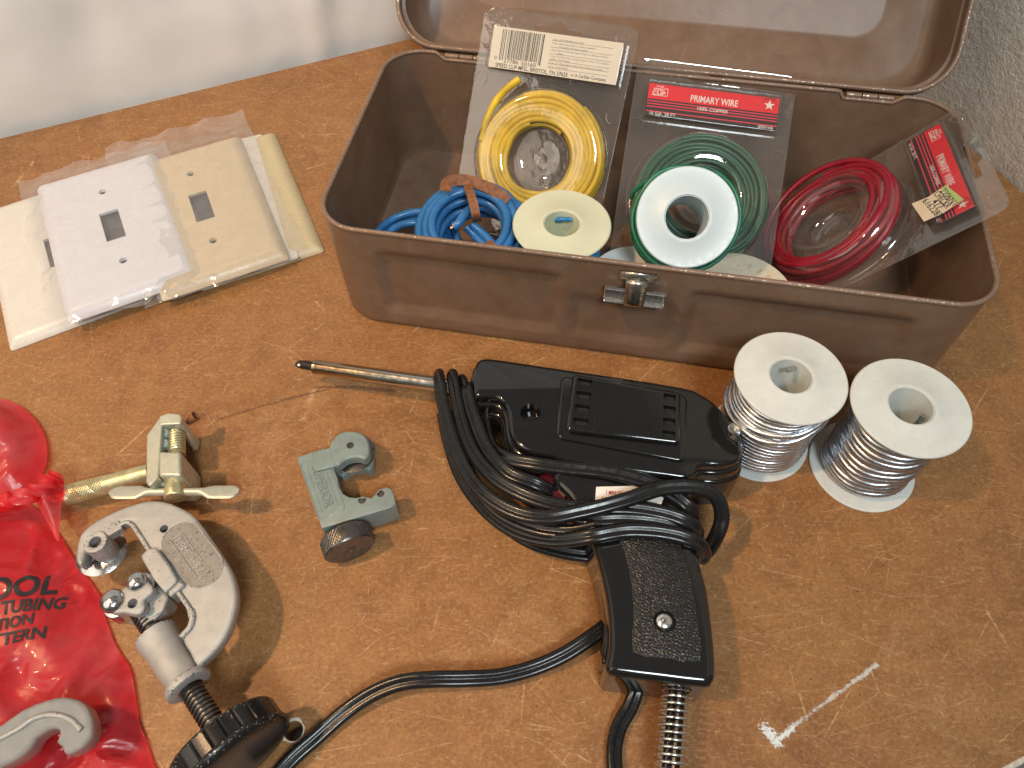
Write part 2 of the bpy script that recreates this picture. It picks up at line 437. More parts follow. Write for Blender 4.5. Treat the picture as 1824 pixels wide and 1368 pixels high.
M_table = table_mat()
M_edge = simple('board_edge', (.62, .55, .44), .6, var=.25, vscale=4)
def plaster():
    k = Mat('plaster'); k.set(Base_Color=k.ramp(k.noise(.5, 5), [(.3, (.72, .66, .58)), (.7, (.84, .79, .71))]), Roughness=.85)
    k.bump(k.math('ADD', k.noise(2.6, 5, .6), k.math('MULTIPLY', k.noise(9, 3), .35)), .75, .002); return k.m
M_plaster = plaster()
def clothm():
    k = Mat('cotton'); wv = k.n('ShaderNodeTexWave'); wv.inputs['Scale'].default_value = 14; k.l(k.coord(), wv.inputs['Vector'])
    k.set(Base_Color=k.ramp(k.noise(.12, 3), [(.3, (.78, .77, .74)), (.7, (.88, .87, .85))]), Roughness=.9, Sheen_Weight=.2)
    k.bump(k.noise(.5, 3, .5), .25, .0015); return k.m
M_cloth = clothm()
M_dark = simple('shadow_floor', (.02, .018, .016), .9)
M_boxpaint = worn('brown_enamel', (.200, .120, .076), (.32, .25, .19), rough=.39, thr=.74, bump=.06, umetal=.5, spec=.42, scratch=True)
M_rim = worn('worn_rim', (.23, .145, .10), (.50, .42, .34), rough=.4, thr=.70, scale=2.5, bump=.1, umetal=.8)
M_chrome = simple('chrome', (.86, .84, .80), .2, 1.0, var=.08, vscale=6, rvar=.07)
M_nickel = simple('dull_nickel', (.56, .54, .50), .3, 1.0, var=.2, vscale=5, rvar=.1)
M_blackgloss = simple('black_bakelite', (.008, .008, .008), .10, var=.2, coat=.6, bump=.03, bscale=3, rvar=.04)
def pebble():
    k = Mat('pebbled_black'); vo = k.n('ShaderNodeTexVoronoi', feature='DISTANCE_TO_EDGE'); vo.inputs['Scale'].default_value = 8.5; k.l(k.coord(), vo.inputs['Vector'])
    k.set(Base_Color=(.012, .012, .012), Roughness=.36); k.bump(k.ramp(vo.outputs['Distance'], [(0, 0.0), (.4, 1.0)]), .6, .0003); return k.m
M_pebble = pebble()
M_cord = simple('black_rubber', (.010, .010, .011), .25, var=.2, bump=.05, bscale=5, rvar=.06)
M_blackplastic = simple('black_plastic', (.012, .012, .012), .32, var=.2)
M_knobworn = worn('worn_black_knob', (.013, .013, .013), (.42, .42, .42), rough=.25, thr=.70, scale=3.0, bump=.1, umetal=.3)
M_white = simple('white_plate', (.76, .77, .83), .30, var=.02, spec=.5, sss=.08)
M_cream = simple('cream_plate', (.70, .67, .61), .32, var=.03, sss=.08)
M_ivory = simple('ivory_plate', (.66, .55, .36), .32, var=.04, sss=.08)
M_ivory2 = simple('aged_ivory_plate', (.58, .50, .31), .32, var=.04, sss=.08)
M_flange = simple('milky_plastic', (.69, .71, .67), .34, var=.06, sss=.35)
M_flangeblue = simple('white_plastic', (.60, .71, .76), .38, var=.02, sss=.25)
M_flangelow = simple('bright_white_plastic', (.80, .81, .80), .4, var=.03)
M_flangecream = simple('cream_plastic', (.68, .70, .52), .4, var=.03, sss=.25)
def soldermat(name, col, rough):
    k = Mat(name); k.set(Base_Color=k.ramp(k.noise(3, 5), [(.3, tuple(c * .75 for c in col)), (.7, col)]), Metallic=1.0, Roughness=k.ramp(k.noise(5, 5), [(.3, rough - .06), (.7, rough + .1)])); return k.m
M_solder = soldermat('solder', (.80, .83, .88), .30)
M_solderdark = soldermat('dull_solder', (.58, .61, .66), .30)
M_blue = simple('blue_wire', (.035, .17, .42), .30, var=.15, spec=.5)
M_bluethin = simple('blue_thin_wire', (.02, .20, .46), .30, var=.15)
M_green = simple('green_wire', (.012, .16, .085), .32, var=.2)
M_greend = simple('dark_green_wire', (.02, .105, .058), .34, var=.2)
M_yellow = simple('yellow_wire', (.74, .50, .025), .34, var=.25, vscale=.8)
M_red = simple('red_wire', (.27, .008, .022), .34, var=.2, vscale=.8)
M_copper = simple('copper', (.75, .35, .2), .3, 1.0)
M_tie = simple('brown_tape', (.24, .095, .04), .6, var=.4, vscale=4, bump=.4, bscale=8)
M_clear = film('clear_blister', (.93, .92, .91), .05, .07, (.75, .7, .66), crink=.3, cscale=.9, base=.075)
M_clearsoft = film('clear_dome', (.95, .94, .93), .03, .06, (.8, .75, .7), crink=.22, cscale=1.4, base=.09)
M_pocket = film('clear_pocket', (.95, .94, .93), .03, .14, (.8, .75, .7), crink=.25, cscale=1.2, base=.03, gloss=.7)
M_wrap = film('plastic_wrap', (.98, .98, .98), .09, .08, (.85, .82, .85), crink=.25, cscale=.9, base=.08)
M_labelwhite = simple('label_paper', (.78, .72, .60), .6, var=.03)
M_labelred = simple('label_red', (.78, .012, .025), .5, var=.05)
M_labelblack = simple('label_black', (.018, .010, .010), .5, var=.2)
M_slotdark = simple('slot_dark_grey', (.07, .07, .075), .7, var=.15)
M_ink = simple('black_ink', (.02, .02, .022), .6)
M_inkgrey = simple('grey_ink', (.16, .15, .14), .6)
M_inkwhite = simple('white_ink', (.82, .78, .72), .6)
M_inkpink = simple('pink_stripe', (.72, .035, .085), .5)
M_inkred = simple('red_ink', (.45, .03, .03), .6)
M_stickergreen = simple('sticker_green', (.45, .55, .20), .6)
M_sticker = simple('sticker_cream', (.74, .60, .42), .6, var=.05)
M_paper = simple('spool_paper', (.66, .60, .46), .6, var=.08, vscale=3)
M_inkorange = simple('faded_orange_ink', (.62, .30, .18), .6)
M_silver = worn('cast_aluminium', (.50, .49, .465), (.10, .10, .10), rough=.50, metal=.45, umetal=.6, thr=.70, scale=3.4, bump=.55, spec=.5)
M_cast = worn('sparkling_cast', (.55, .55, .54), (.2, .2, .2), rough=.34, metal=.75, umetal=.6, thr=.8, scale=3.2, bump=1.4)
M_silverdark = worn('dark_cast_panel', (.30, .285, .26), (.08, .08, .07), rough=.5, metal=.35, umetal=.5, thr=.72, scale=4, bump=.35)
M_steel = simple('steel', (.55, .55, .55), .2, 1.0, var=.15, vscale=4)
M_steeldark = simple('dark_steel', (.16, .15, .14), .34, .9, var=.3, vscale=5, bump=.1)
M_greypaint = worn('grey_green_enamel', (.235, .285, .265), (.55, .60, .58), rough=.34, thr=.77, scale=3.5, bump=.12, umetal=.6, spec=.5)
M_zinc = simple('yellow_zinc', (.66, .60, .36), .36, .75, var=.22, vscale=1.6, rvar=.1)
M_zincpale = simple('pale_zinc', (.60, .60, .48), .42, .55, var=.1, vscale=2.5, rvar=.08, bump=.15, bscale=14)
M_zincblue = simple('blue_zinc', (.42, .50, .48), .34, .7, var=.2, vscale=3)
def bagmat():
    k = Mat('red_bag_film'); t = k.t
    k.set(Base_Color=k.ramp(k.noise(.35, 3), [(.3, (.72, .02, .035)), (.55, (.82, .045, .065)), (.75, (.82, .16, .19))]), Roughness=.36, Specular_IOR_Level=.8, Coat_Weight=.4, Coat_Roughness=.09)
    vo = k.n('ShaderNodeTexVoronoi', feature='SMOOTH_F1'); vo.inputs['Scale'].default_value = .45; vo.inputs['Smoothness'].default_value = .15; k.l(k.coord(), vo.inputs['Vector'])
    k.bump(k.math('ADD', k.noise(.5, 3, .5), vo.outputs['Distance']), .7, .003)
    tr = k.n('ShaderNodeBsdfTransparent'); tr.inputs[0].default_value = (1, .20, .22, 1)
    mx = k.n('ShaderNodeMixShader'); mx.inputs[0].default_value = .42; k.l(tr.outputs[0], mx.inputs[1]); k.l(k.b.outputs[0], mx.inputs[2]); k.l(mx.outputs[0], k.out.inputs[0])
    return k.m
M_bag = bagmat()
M_trigger = simple('dark_red_trigger', (.09, .008, .015), .25, var=.1)
M_burnt = simple('burnt_tip', (.03, .022, .016), .5, .4, var=.5, vscale=8, bump=.6, bscale=10)
def barrelm():
    k = Mat('heated_chrome'); co = k.coord()
    sep = k.n('ShaderNodeSeparateXYZ'); k.l(co, sep.inputs[0])
    x = k.math('ADD', sep.outputs[0], k.math('MULTIPLY', k.noise(1.2, 4, .6, co), 1.4))
    g = k.n('ShaderNodeMapRange'); g.inputs[1].default_value = 0.6; g.inputs[2].default_value = 5.5; k.l(x, g.inputs[0])
    k.set(Base_Color=k.ramp(g.outputs[0], [(0, (.30, .22, .15)), (.35, (.50, .38, .24)), (.6, (.68, .60, .46)), (1, (.75, .72, .68))]), Metallic=1.0, Roughness=k.ramp(k.noise(3, 4), [(.3, .13), (.7, .28)]))
    return k.m
M_barrel = barrelm()

# ------------------------------------------------------------------ the setting
LA, LB = at(0, 247, 0), at(720, 72, 0)
DB = (LB - LA).normalized(); DR = V((DB.y, -DB.x, 0))
RP = at(1800, 324, 0)
K = LA + DB * ((RP - LA).dot(DB))                      # far right corner of the board
FP = at(1806, 1362, 0)
dep = (FP - K).dot(DR)
BL = K - DB * 110
tbl = [V(p).to_2d() for p in (K, K + DR * dep, BL + DR * dep, BL)]
hole_c = at(523, 1302, 0)
mb = MB(); mb.prism(tbl, -1.6, 0, holes=[circle(hole_c.x, hole_c.y, .36, 24)])
struct('table', mb, M_table)
mb = MB(); a = K + DR * (dep + .01); b_ = BL + DR * (dep + .01)
mb.add([a + V((0, 0, -.12)), b_ + V((0, 0, -.12)), b_ + V((0, 0, -1.5)), a + V((0, 0, -1.5))], [(0, 1, 2, 3)])
mb.tube([K + DR * (dep - .02) + V((0, 0, -.13)), BL + DR * (dep - .02) + V((0, 0, -.13))], .15, 12)
struct('table_edge', mb, M_edge)
mb = MB(); mb.lathe([(.50, .004), (.36, .004), (.352, -.02), (.352, -.5), (.352, -1.6)], Matrix.Translation((hole_c.x, hole_c.y, 0)), 32)
mb = MB()
for k_ in range(40):
    a0 = 2 * pi * k_ / 40; a1 = 2 * pi * (k_ + 1) / 40
    r0 = .36; f_ = lambda a: .36 + .10 * (0.5 + .5 * noise.noise(V((cos(a) * 2, sin(a) * 2, 3)))) + (.06 if cos(a - 2.4) > 0 else 0)
    mb.add([(hole_c.x + r0 * cos(a0), hole_c.y + r0 * sin(a0), .004), (hole_c.x + r0 * cos(a1), hole_c.y + r0 * sin(a1), .004),
            (hole_c.x + f_(a1) * cos(a1), hole_c.y + f_(a1) * sin(a1), .004), (hole_c.x + f_(a0) * cos(a0), hole_c.y + f_(a0) * sin(a0), .004)], [(0, 1, 2, 3)])
struct('table_hole_chipping', mb, M_edge)
mb = MB(); mb.box((0, 20, -71), (400, 400, 2)); struct('floor', mb, M_dark)
# plaster wall at the right edge of the board
mb = MB(); O = K + DB * .25
mb.grid(2, 2, lambda u, v_: O - DR * 12 + DR * (u * 75) + V((0, 0, -70 + v_ * 140)))
solo('plaster_wall', mb, M_plaster, 'rough off-white plaster wall standing along the right edge of the brown board', 'wall')
mb = MB(); O = K - DR * 11
mb.grid(2, 2, lambda u, v_: O + DB * 2 - DB * (u * 140) + V((0, 0, -70 + v_ * 140)))
solo('back_wall', mb, M_plaster, 'wall hidden behind the hanging white cloth at the back', 'wall')
# hanging cloth
def sst(a, b, x): t = min(1, max(0, (x - a) / (b - a))); return t * t * (3 - 2 * t)
def cloth(u, v_):
    x = u * 95; z = -22 + v_ * 80
    f = 2.2 * noise.noise(V((x * .10, z * .03, 1))) + 1.3 * noise.noise(V((x * .20 + z * .08, z * .05, 5)))
    ck = noise.voronoi(V((x * .07 + z * .03, z * .10, 3)))[0]; f += .35 * max(0, 1 - (ck[1] - ck[0]) * 3)
    f += 2.6 * math.exp(-((x - (29 - z * .5)) / 1.6) ** 2) - 1.2 * math.exp(-((x - (25.5 - z * .5)) / 1.6) ** 2) + 1.4 * math.exp(-((x - (36 - z * .15)) / 1.0) ** 2)
    f += .45 * noise.noise(V((x * .5, z * .4, 2)))
    return K - DR * (.35 + .05 * max(0, z) + max(0, -z) * .02) - DB * (x - 1.2) + DR * (f - 2.4) * (.30 + .7 * sst(0, 14, z)) * .75 + V((0, 0, z))
mb = MB(); mb.grid(190, 90, cloth)
solo('white_cloth', mb, M_cloth, 'white cotton sheet hanging in soft folds behind the board', 'cloth', angle=180)

# ------------------------------------------------------------------ metal box
BU = V((cos(-.19764), sin(-.19764), 0)); BB = V((-BU.y, BU.x, 0)); H = 6.8
BW, BD = 29.78, 13.88
BC = (V((-8.95, 24.51, 0)) + V((20.26, 18.66, 0)) + V((22.98, 32.27, 0)) + V((-6.22, 38.12, 0))) / 4
MBX = frame(BC, BU, z=(0, 0, 1))
def perim(w, d, r, step=.25, nc=10, nn=None):
    out = []
    cs = [(w / 2 - r, d / 2 - r, 0), (-w / 2 + r, d / 2 - r, 90), (-w / 2 + r, -d / 2 + r, 180), (w / 2 - r, -d / 2 + r, 270)]
    for i, (cx, cyy, a0) in enumerate(cs):
        for q in range(nc + 1):
            a = radians(a0 + 90 * q / nc); out.append((cx + r * cos(a), cyy + r * sin(a), cos(a), sin(a)))
        nx_, ny_, _ = cs[(i + 1) % 4]; a = radians(a0 + 90); e = (cx + r * cos(a), cyy + r * sin(a)); s = (nx_ + r * cos(a), ny_ + r * sin(a))
        L = math.hypot(s[0] - e[0], s[1] - e[1]); n = nn[i % 2] if nn else int(L / step)
        for q in range(1, n): t = q / n; out.append((e[0] + (s[0] - e[0]) * t, e[1] + (s[1] - e[1]) * t, cos(a), sin(a)))
    return out
PER = perim(BW, BD, 2.0)
def sst(a, b, x): t = min(1, max(0, (x - a) / (b - a))); return t * t * (3 - 2 * t)
def rectmask(x, z, x0, x1, z0, z1, e=.28): return sst(x0, x0 + e, x) * (1 - sst(x1 - e, x1, x)) * sst(z0, z0 + e, z) * (1 - sst(z1 - e, z1, z))
def lx(px, py, z=3.4): return (MBX.inverted() @ at(px, py, z)).x
def emb(x, y, ny, z):
    if ny > -.99: return 0
    e = .22 * rectmask(x, z, -12.1, -3.4, 1.3, 5.6) + .22 * rectmask(x, z, 2.4, 12.0, 1.3, 5.6) + .16 * rectmask(x, z, -2.9, 1.9, 1.3, 4.4)
    return e
def notch(x, ny):
    if ny < .9: return 0
    ax = abs(x); return .38 * sst(9.3 - .2, 9.3 + .1, ax) * (1 - sst(12.0, 12.3, ax))
levels = [(0, .45), (.05, .22), (.16, .08), (.4, 0)] + [(.4 + (H - .4) * i / 22, 0) for i in range(1, 23)]
t_ = .12
rings = []
for z, off in levels: rings.append([(x - nx * (off + emb(x, y, ny, z)), y - ny * (off + emb(x, y, ny, z)), min(z, H - notch(x, ny))) for x, y, nx, ny in PER])
for z, off in levels[::-1]:
    zz = max(z, t_); o2 = off + t_
    rings.append([(x - nx * (o2 + emb(x, y, ny, z)), y - ny * (o2 + emb(x, y, ny, z)), min(zz if z > 0 else t_, H - notch(x, ny))) for x, y, nx, ny in PER])
def rings_mesh(mb, rings, M=None, cap0=True, cap1=True):
    n = len(rings[0]); v = [p for r in rings for p in r]; f = []
    for i in range(len(rings) - 1):
        for j in range(n): j2 = (j + 1) % n; f.append((i * n + j, i * n + j2, (i + 1) * n + j2, (i + 1) * n + j))
    if cap0: f.append(tuple(range(n - 1, -1, -1)))
    if cap1: f.append(tuple((len(rings) - 1) * n + j for j in range(n)))
    mb.add(v, f, M)
toolbox = thing('metal_box', 'open brown enamelled steel box with hinged lid, full of wire spools and wire packs', 'metal box', MBX)
mb = MB(); rings_mesh(mb, rings); obj('body', mb, M_boxpaint, toolbox, world=False)
mb = MB(); mb.tube([(x - nx * .05, y - ny * .05, H - notch(x, ny)) for x, y, nx, ny in PER], .115, 10, True)
obj('rim', mb, M_rim, toolbox, world=False)
for s in (-1, 1):
    mb = MB()
    for q in range(3):
        x0 = s * 10.7 + (q - 1) * .8; mb.cyl((x0 - .37, BD / 2 + .06, H - .22), (x0 + .37, BD / 2 + .06, H - .22), .15, seg=14)
    obj('hinge', mb, M_rim, toolbox, world=False)
# latch
lt = MBX.inverted() @ at(1132, 520, 5.6); lxx = lt.x; fy = -BD / 2
ktc = MB(); prof = []
ktc.add(*(lambda P: ([(lxx + sx * .80, y, z) for y, z in P for sx in (-1, 1)], [(2 * i, 2 * i + 1, 2 * i + 3, 2 * i + 2) for i in range(len(P) - 1)]))([(fy - .02, 6.45), (fy - .14, 6.42), (fy - .16, 6.0), (fy - .05, 5.85)]))
latch = obj('latch', ktc, M_nickel, toolbox, world=False, solid=.05)
ktc = MB(); P = [(fy - .18, 6.10), (fy - .36, 6.04), (fy - .48, 5.8), (fy - .58, 5.45), (fy - .66, 5.1), (fy - .66, 4.85), (fy - .52, 4.72), (fy - .34, 4.74)]
Pc = catmull([V((0, y, z)) for y, z in P], 4)
ktc.add([(lxx + sx * (.40 + .10 * (1 - i / len(Pc))), p.y, p.z) for i, p in enumerate(Pc) for sx in (-1, 1)], [(2 * i, 2 * i + 1, 2 * i + 3, 2 * i + 2) for i in range(len(Pc) - 1)])
obj('strap', ktc, M_nickel, latch, world=False, solid=.05, angle=60)
ktc = MB(); P = [V((0, y, z)) for y, z in ((fy - .42, 5.50), (fy - .34, 5.62), (fy - .22, 5.60), (fy - .14, 5.45), (fy - .16, 5.1), (fy - .30, 4.86), (fy - .44, 4.80), (fy - .56, 4.84))]
ktc.add([(lxx + sx * 1.32, p.y, p.z) for i, p in enumerate(P) for sx in (-1, 1)], [(2 * i, 2 * i + 1, 2 * i + 3, 2 * i + 2) for i in range(len(P) - 1)])
for sx in (-1, 1):
    ktc.tube([V((lxx + sx * 1.32, p.y, p.z)) for p in P], .04, 6)
for q_ in (P[0], P[-1]): ktc.tube([V((lxx - 1.32, q_.y, q_.z)), V((lxx + 1.32, q_.y, q_.z))], .035, 6)
obj('handle_bar', ktc, M_chrome, latch, world=False, angle=30)
# lid
PHI = radians(133)
LV = (BB * -cos(PHI) + V((0, 0, sin(PHI)))).normalized()
LO = MBX @ V((-.12, BD / 2 + .28, H + .05))
ML = frame(LO, BU, LV)            # z = towards the viewer
LW, LD, LZ = 29.4, 13.7, 3.4
lid = obj('lid', MB().add([(0, 0, 0)], []), M_boxpaint, toolbox) if False else None
LP = perim(LW, LD, 2.3, nn=(90, 40))
def lid_ring(off, z): return [(x, y + LD / 2, z) for x, y, nx, ny in perim(LW - 2 * off, LD - 2 * off, max(1.5, 2.3 - off * .3), nn=(90, 40))]
rg = [lid_ring(.0, 0), lid_ring(0, -.5), lid_ring(.16, -.55), lid_ring(.17, -2.6), lid_ring(.45, -3.2), lid_ring(1.0, LZ * -1), lid_ring(2.8, -LZ), lid_ring(3.0, -LZ - .14),
      lid_ring(3.25, -LZ - .14)]
ri = [lid_ring(3.25, -LZ - .02), lid_ring(3.05, -LZ - .02), lid_ring(2.85, -LZ + .12), lid_ring(1.1, -LZ + .12), lid_ring(.62, -3.05), lid_ring(.30, -2.5), lid_ring(.29, -.5), lid_ring(.13, -.45), lid_ring(.12, 0)]
mb = MB(); rings_mesh(mb, rg + ri[0:0], ML, cap0=False); rings_mesh(mb, ri, ML, cap1=False)
nL = len(LP); rings_mesh(mb, [ri[-1], rg[0]], ML, False, False)
lid = obj('lid', mb, M_boxpaint, toolbox)
mb = MB(); mb.tube([ML @ V((x - nx * .04, y + LD / 2 - ny * .04, 0)) for x, y, nx, ny in LP], .13, 10, True)
mb.tube([ML @ V((x + nx * .03, y + LD / 2 + ny * .03, -.5)) for x, y, nx, ny in LP], .08, 8, True)
obj('lid_rim', mb, M_rim, lid)

# ------------------------------------------------------------------ spools
def spool_parts(t, M, r, h, rh, mat, core=1.1, world=True, flg=.16, lab=None):
    for z0 in (0, h - flg):
        mb = MB(); e = .05
        mb.lathe([(rh, z0 + e), (rh + e, z0), (r - e, z0), (r, z0 + e), (r, z0 + flg - e), (r - e, z0 + flg), (rh + .22, z0 + flg), (rh + .18, z0 + flg + .03), (rh + .06, z0 + flg + .03), (rh, z0 + flg - e)], M, 72, True)
        obj('flange', mb, mat, t)
    mb = MB(); mb.lathe([(rh, .02), (core, .02), (core, h - .02), (rh, h - .02)], M, 48, True)
    obj('core', mb, mat, t)
def helix(M, r0, r1, z0, z1, turns, jit=.03, ph=0, seed=0, tilt=0):
    pts = []; n = int(turns * 36)
    for i in range(n + 1):
        a = 2 * pi * i / 36; t = i / n; r = r0 + (r1 - r0) * t + jit * noise.noise(V((cos(a) * 1.3, sin(a) * 1.3, t * turns * .7 + seed)))
        z = z0 + (z1 - z0) * t + jit * noise.noise(V((cos(a), sin(a), t * turns * .9 + seed + 40))) + tilt * cos(a + ph)
        pts.append(M @ V((r * cos(a + ph), r * sin(a + ph), z)))
    return pts
SP1 = V((11.498, 16.753, 0)); SP2 = V((15.956, 15.198, 0))
MS = Matrix.Translation(SP1)
t = thing('solder_spool', 'white spool of bright solder standing against the rear of the black soldering gun', 'solder spool', MS, 'solder spools in front of the metal box')
spool_parts(t, MS, 2.3, 5.28, .84, M_flange)
mb = MB(); mb.tube(helix(MS, 1.94, 1.92, .32, 3.75, 13.5, .03, .4, 1), .135, 10)
mb.tube(helix(MS, 1.86, 1.80, 3.72, 4.95, 5, .05, 2.0, 5, .12), .135, 10)
mb.tube(helix(MS, 2.06, 2.0, 3.2, 4.2, 2.0, .10, 2.6, 9, .45), .135, 10)
mb.tube(helix(MS, 1.68, 1.68, .3, 5.0, 18, .02, 1, 3), .135, 8)
obj('solder_wire', mb, M_solder, t)
mb = MB(); c = MS @ V((.42, .66, 4.85)); mb.tube([c, c + V((-.18, -.12, .12)), c + V((-.42, -.22, .16))], .10, 8)
obj('wire_end', mb, M_solderdark, t)
MS = Matrix.Translation(SP2)
t = thing('solder_spool', 'white plastic spool of dull grey solder standing on the board at the right', 'solder spool', MS, 'solder spools in front of the metal box')
spool_parts(t, MS, 2.34, 5.28, .86, M_flange)
mb = MB(); mb.tube(helix(MS, 1.72, 1.80, .36, 4.95, 13, .10, .4, 11, .12), .17, 10)
mb.tube(helix(MS, 1.50, 1.50, .3, 4.95, 14.5, .03, 1, 3), .16, 8)
obj('solder_wire', mb, M_solderdark, t)
mb = MB(); c = MS @ V((.5, -.35, 4.2)); mb.tube([c, c + V((.06, .04, .5)), c + V((.03, .1, .75))], .11, 8)
obj('wire_end', mb, M_steel, t)
# spool with blue wire, upright in the box
c = at(1001, 398, 5.35); MS = Matrix.Translation((c.x, c.y, .15))
t = thing('wire_spool', 'cream plastic spool of thin blue wire standing upright in the box', 'wire spool', MS, 'wire spools inside the box')
spool_parts(t, MS, 2.36, 5.2, .84, M_flangecream, flg=.14)
mb = MB(); mb.tube(helix(MS, 1.75, 1.78, .3, 4.9, 24, .05, 0, 2), .10, 8); mb.tube(helix(MS, 1.88, 1.85, .3, 4.8, 10, .08, 2, 7), .10, 8)
obj('wire', mb, M_bluethin, t)
mb = MB(); q = MS @ V((-.1, .72, 4.75)); mb.tube([q + V((-.15, .15, -.25)), q, q + V((.3, -.1, .12)), q + V((.62, -.12, .10))], .13, 8, scale=[.6, 1.1, .8, .8])
obj('wire_end', mb, M_bluethin, t)
# spool with green wire, leaning with its end towards the camera
cen = atd(1224, 387, 35.6); ax = (CAM - cen).normalized(); ax = (ax + CR * .13 + CU * .12).normalized()
MS = axis_frame(cen - ax * 2.9, ax)
t = thing('wire_spool', 'white spool of green wire leaning on the green wire pack, round end facing out', 'wire spool', MS, 'wire spools inside the box')
spool_parts(t, MS, 2.30, 2.9, .98, M_flangeblue, core=1.15, flg=.12)
mb = MB(); mb.tube(helix(MS, 1.9, 2.30, .25, 2.6, 10, .05, 0, 2), .10, 8); mb.tube(helix(MS, 2.36, 2.42, .5, 2.5, 8, .12, 1, 12, .1), .10, 8)
obj('wire', mb, M_green, t)
mb = MB(); q = MS @ V((0, 0, 0)); pts = [atd(1170, 318, 36.2), atd(1150, 325, 36.6), atd(1130, 340, 37.2), atd(1124, 352, 37.6)]
mb.tube(catmull(pts, 5), .11, 8); obj('wire_end', mb, M_green, t)
# two spools low behind the front wall
def low_spool(px, ytop, r, tilt):
    yb = BC.y + 0
    # far edge of the flange lies on the ray (px, ytop); centre 2.45 behind inner front wall
    d = ray(px, ytop)
    for k_ in range(400):
        s = 20 + k_ * .05; p = CAM + d * s; q = MBX.inverted() @ p
        if q.y > -BD / 2 + .3 + 2 * r: return p, q
    return p, q
p, q = low_spool(1142, 441, 2.45, 0)
c = MBX @ V((q.x, -BD / 2 + .3 + 2.45, 0)); zt = p.z + .15
MS = Matrix.Translation((c.x, c.y, .15))
t = thing('wire_spool', 'plain white spool end half hidden behind the front wall above the latch', 'wire spool', MS, 'wire spools inside the box')
spool_parts(t, MS, 2.45, zt - .15, .30, M_flangelow, flg=.14, core=.8)
mb = MB(); mb.tube(helix(MS, 1.6, 1.6, .3, zt - .5, 14, .05), .12, 8); obj('wire', mb, M_greend, t)
p, q = low_spool(1316, 456, 2.62, 0)
c = MBX @ V((q.x, -BD / 2 + .3 + 2.62, 0)); zt = p.z + .1
MS = Matrix.Translation((c.x, c.y, .15)) @ Matrix.Rotation(radians(5), 4, 'Y')
t = thing('wire_spool', 'spool with a cream paper disc marked in faded ink, low behind the front wall', 'wire spool', MS, 'wire spools inside the box')
spool_parts(t, MS, 2.62, zt - .15, .55, M_flange, flg=.14, core=.9)
mb = MB(); mb.tube(helix(MS, 1.7, 1.7, .3, zt - .5, 14, .05), .12, 8); obj('wire', mb, M_solderdark, t)
mb = MB(); zz = zt - .15 + .01; mb.lathe([(.57, zz), (2.55, zz), (2.55, zz + .02), (.57, zz + .02)], MS, 64, True)
lb = obj('paper_label', mb, M_paper, t)
mb = MB(); zz += .03
for rr in (.70, 1.02): mb.lathe([(rr, zz), (rr + .035, zz), (rr + .035, zz + .004), (rr, zz + .004)], MS, 48, True)
for k_, chh in enumerate('0T1SR'):
    a = radians(40 + k_ * 30); text(mb, chh, -.1, .8, .17, .2, MS @ Matrix.Rotation(a, 4, 'Z'), zz, .01)
for k_, chh in enumerate('-720'):
    a = radians(-5 - k_ * 17)
    text(mb, chh, -.12, 1.62, .2 if chh != '-' else .12, .30, MS @ Matrix.Rotation(a, 4, 'Z'), zz, .005)
obj('lettering', mb, M_inkorange, lb)

# ------------------------------------------------------------------ thick blue wire coil
cc = at(838, 408, 3.9)
MC = Matrix.Translation(cc) @ Matrix.Rotation(radians(14), 4, 'X') @ Matrix.Rotation(radians(-4), 4, 'Y')
t = thing('wire_coil', 'coil of thick blue wire bound with brown tape in the left of the box', 'wire coil', MC)
mb = MB()
for i, (r, z, dx) in enumerate(((2.55, .1, 0), (2.20, .45, .05), (1.86, .55, .02), (2.5, -.42, .12), (2.1, -.1, .1), (2.55, -.95, -.1), (2.2, -.75, .1), (1.75, -.1, 0), (2.62, -1.5, .2), (2.3, -1.4, .1), (1.8, -.8, .1), (2.5, -2.0, .2), (2.1, -1.9, .2))):
    pts = []
    for k_ in range(56):
        a = 2 * pi * k_ / 56; rr = r + .07 * noise.noise(V((cos(a), sin(a), i * 3.1)))
        pts.append(MC @ V((dx + rr * cos(a) * 1.02, rr * sin(a), z + .12 * noise.noise(V((cos(a) * .8, sin(a) * .8, i * 5.7 + 1))))))
    mb.tube(pts, .225, 12, True)
mb.tube(catmull([atd(838, 372, 37.6), atd(826, 384, 37.0), atd(818, 396, 36.8), atd(808, 404, 36.8)], 6), .22, 12)
mb.tube(catmull([atd(840, 400, 37.4), atd(856, 412, 37.4), atd(880, 436, 37.2)], 6), .2, 12)
mb.tube(catmull([atd(830, 404, 37.5), atd(846, 420, 37.5), atd(866, 440, 37.3)], 6), .2, 12)
mb.tube(catmull([atd(900, 352, 38.8), atd(930, 372, 38.4), atd(958, 410, 38.0), atd(960, 440, 37.6)], 6), .22, 12)
obj('wire', mb, M_blue, t)
mb = MB(); q = atd(807, 404.5, 36.8); mb.cyl(q, q + (atd(800, 408, 36.8) - q).normalized() * .14, .10, seg=10); obj('copper_end', mb, M_copper, t)
mb = MB()
def ribbon(mb, pts, wdt, up, n=6, th=.04):
    mb.sweep(catmull(pts, n), [(-wdt / 2, -th / 2), (wdt / 2, -th / 2), (wdt / 2, th / 2), (-wdt / 2, th / 2)], up)
ribbon(mb, [atd(833, 318, 39.4), atd(833, 330, 38.2), atd(838, 345, 36.9), atd(844, 365, 36.3), atd(848, 385, 36.3), atd(850, 395, 37.0)], .42, list([(0, -.6, .8)] * 31))
obj('tape', mb, M_tie, t)
mb = MB()
ribbon(mb, [atd(793, 340, 37.6), atd(796, 326, 38.0), atd(815, 320, 38.2), atd(835, 322, 38.2), atd(860, 330, 38.0), atd(885, 342, 37.9), atd(905, 358, 37.8)], .55, [(0, -.8, .6)] * 37)
obj('tape', mb, M_tie, t)
mb = MB()
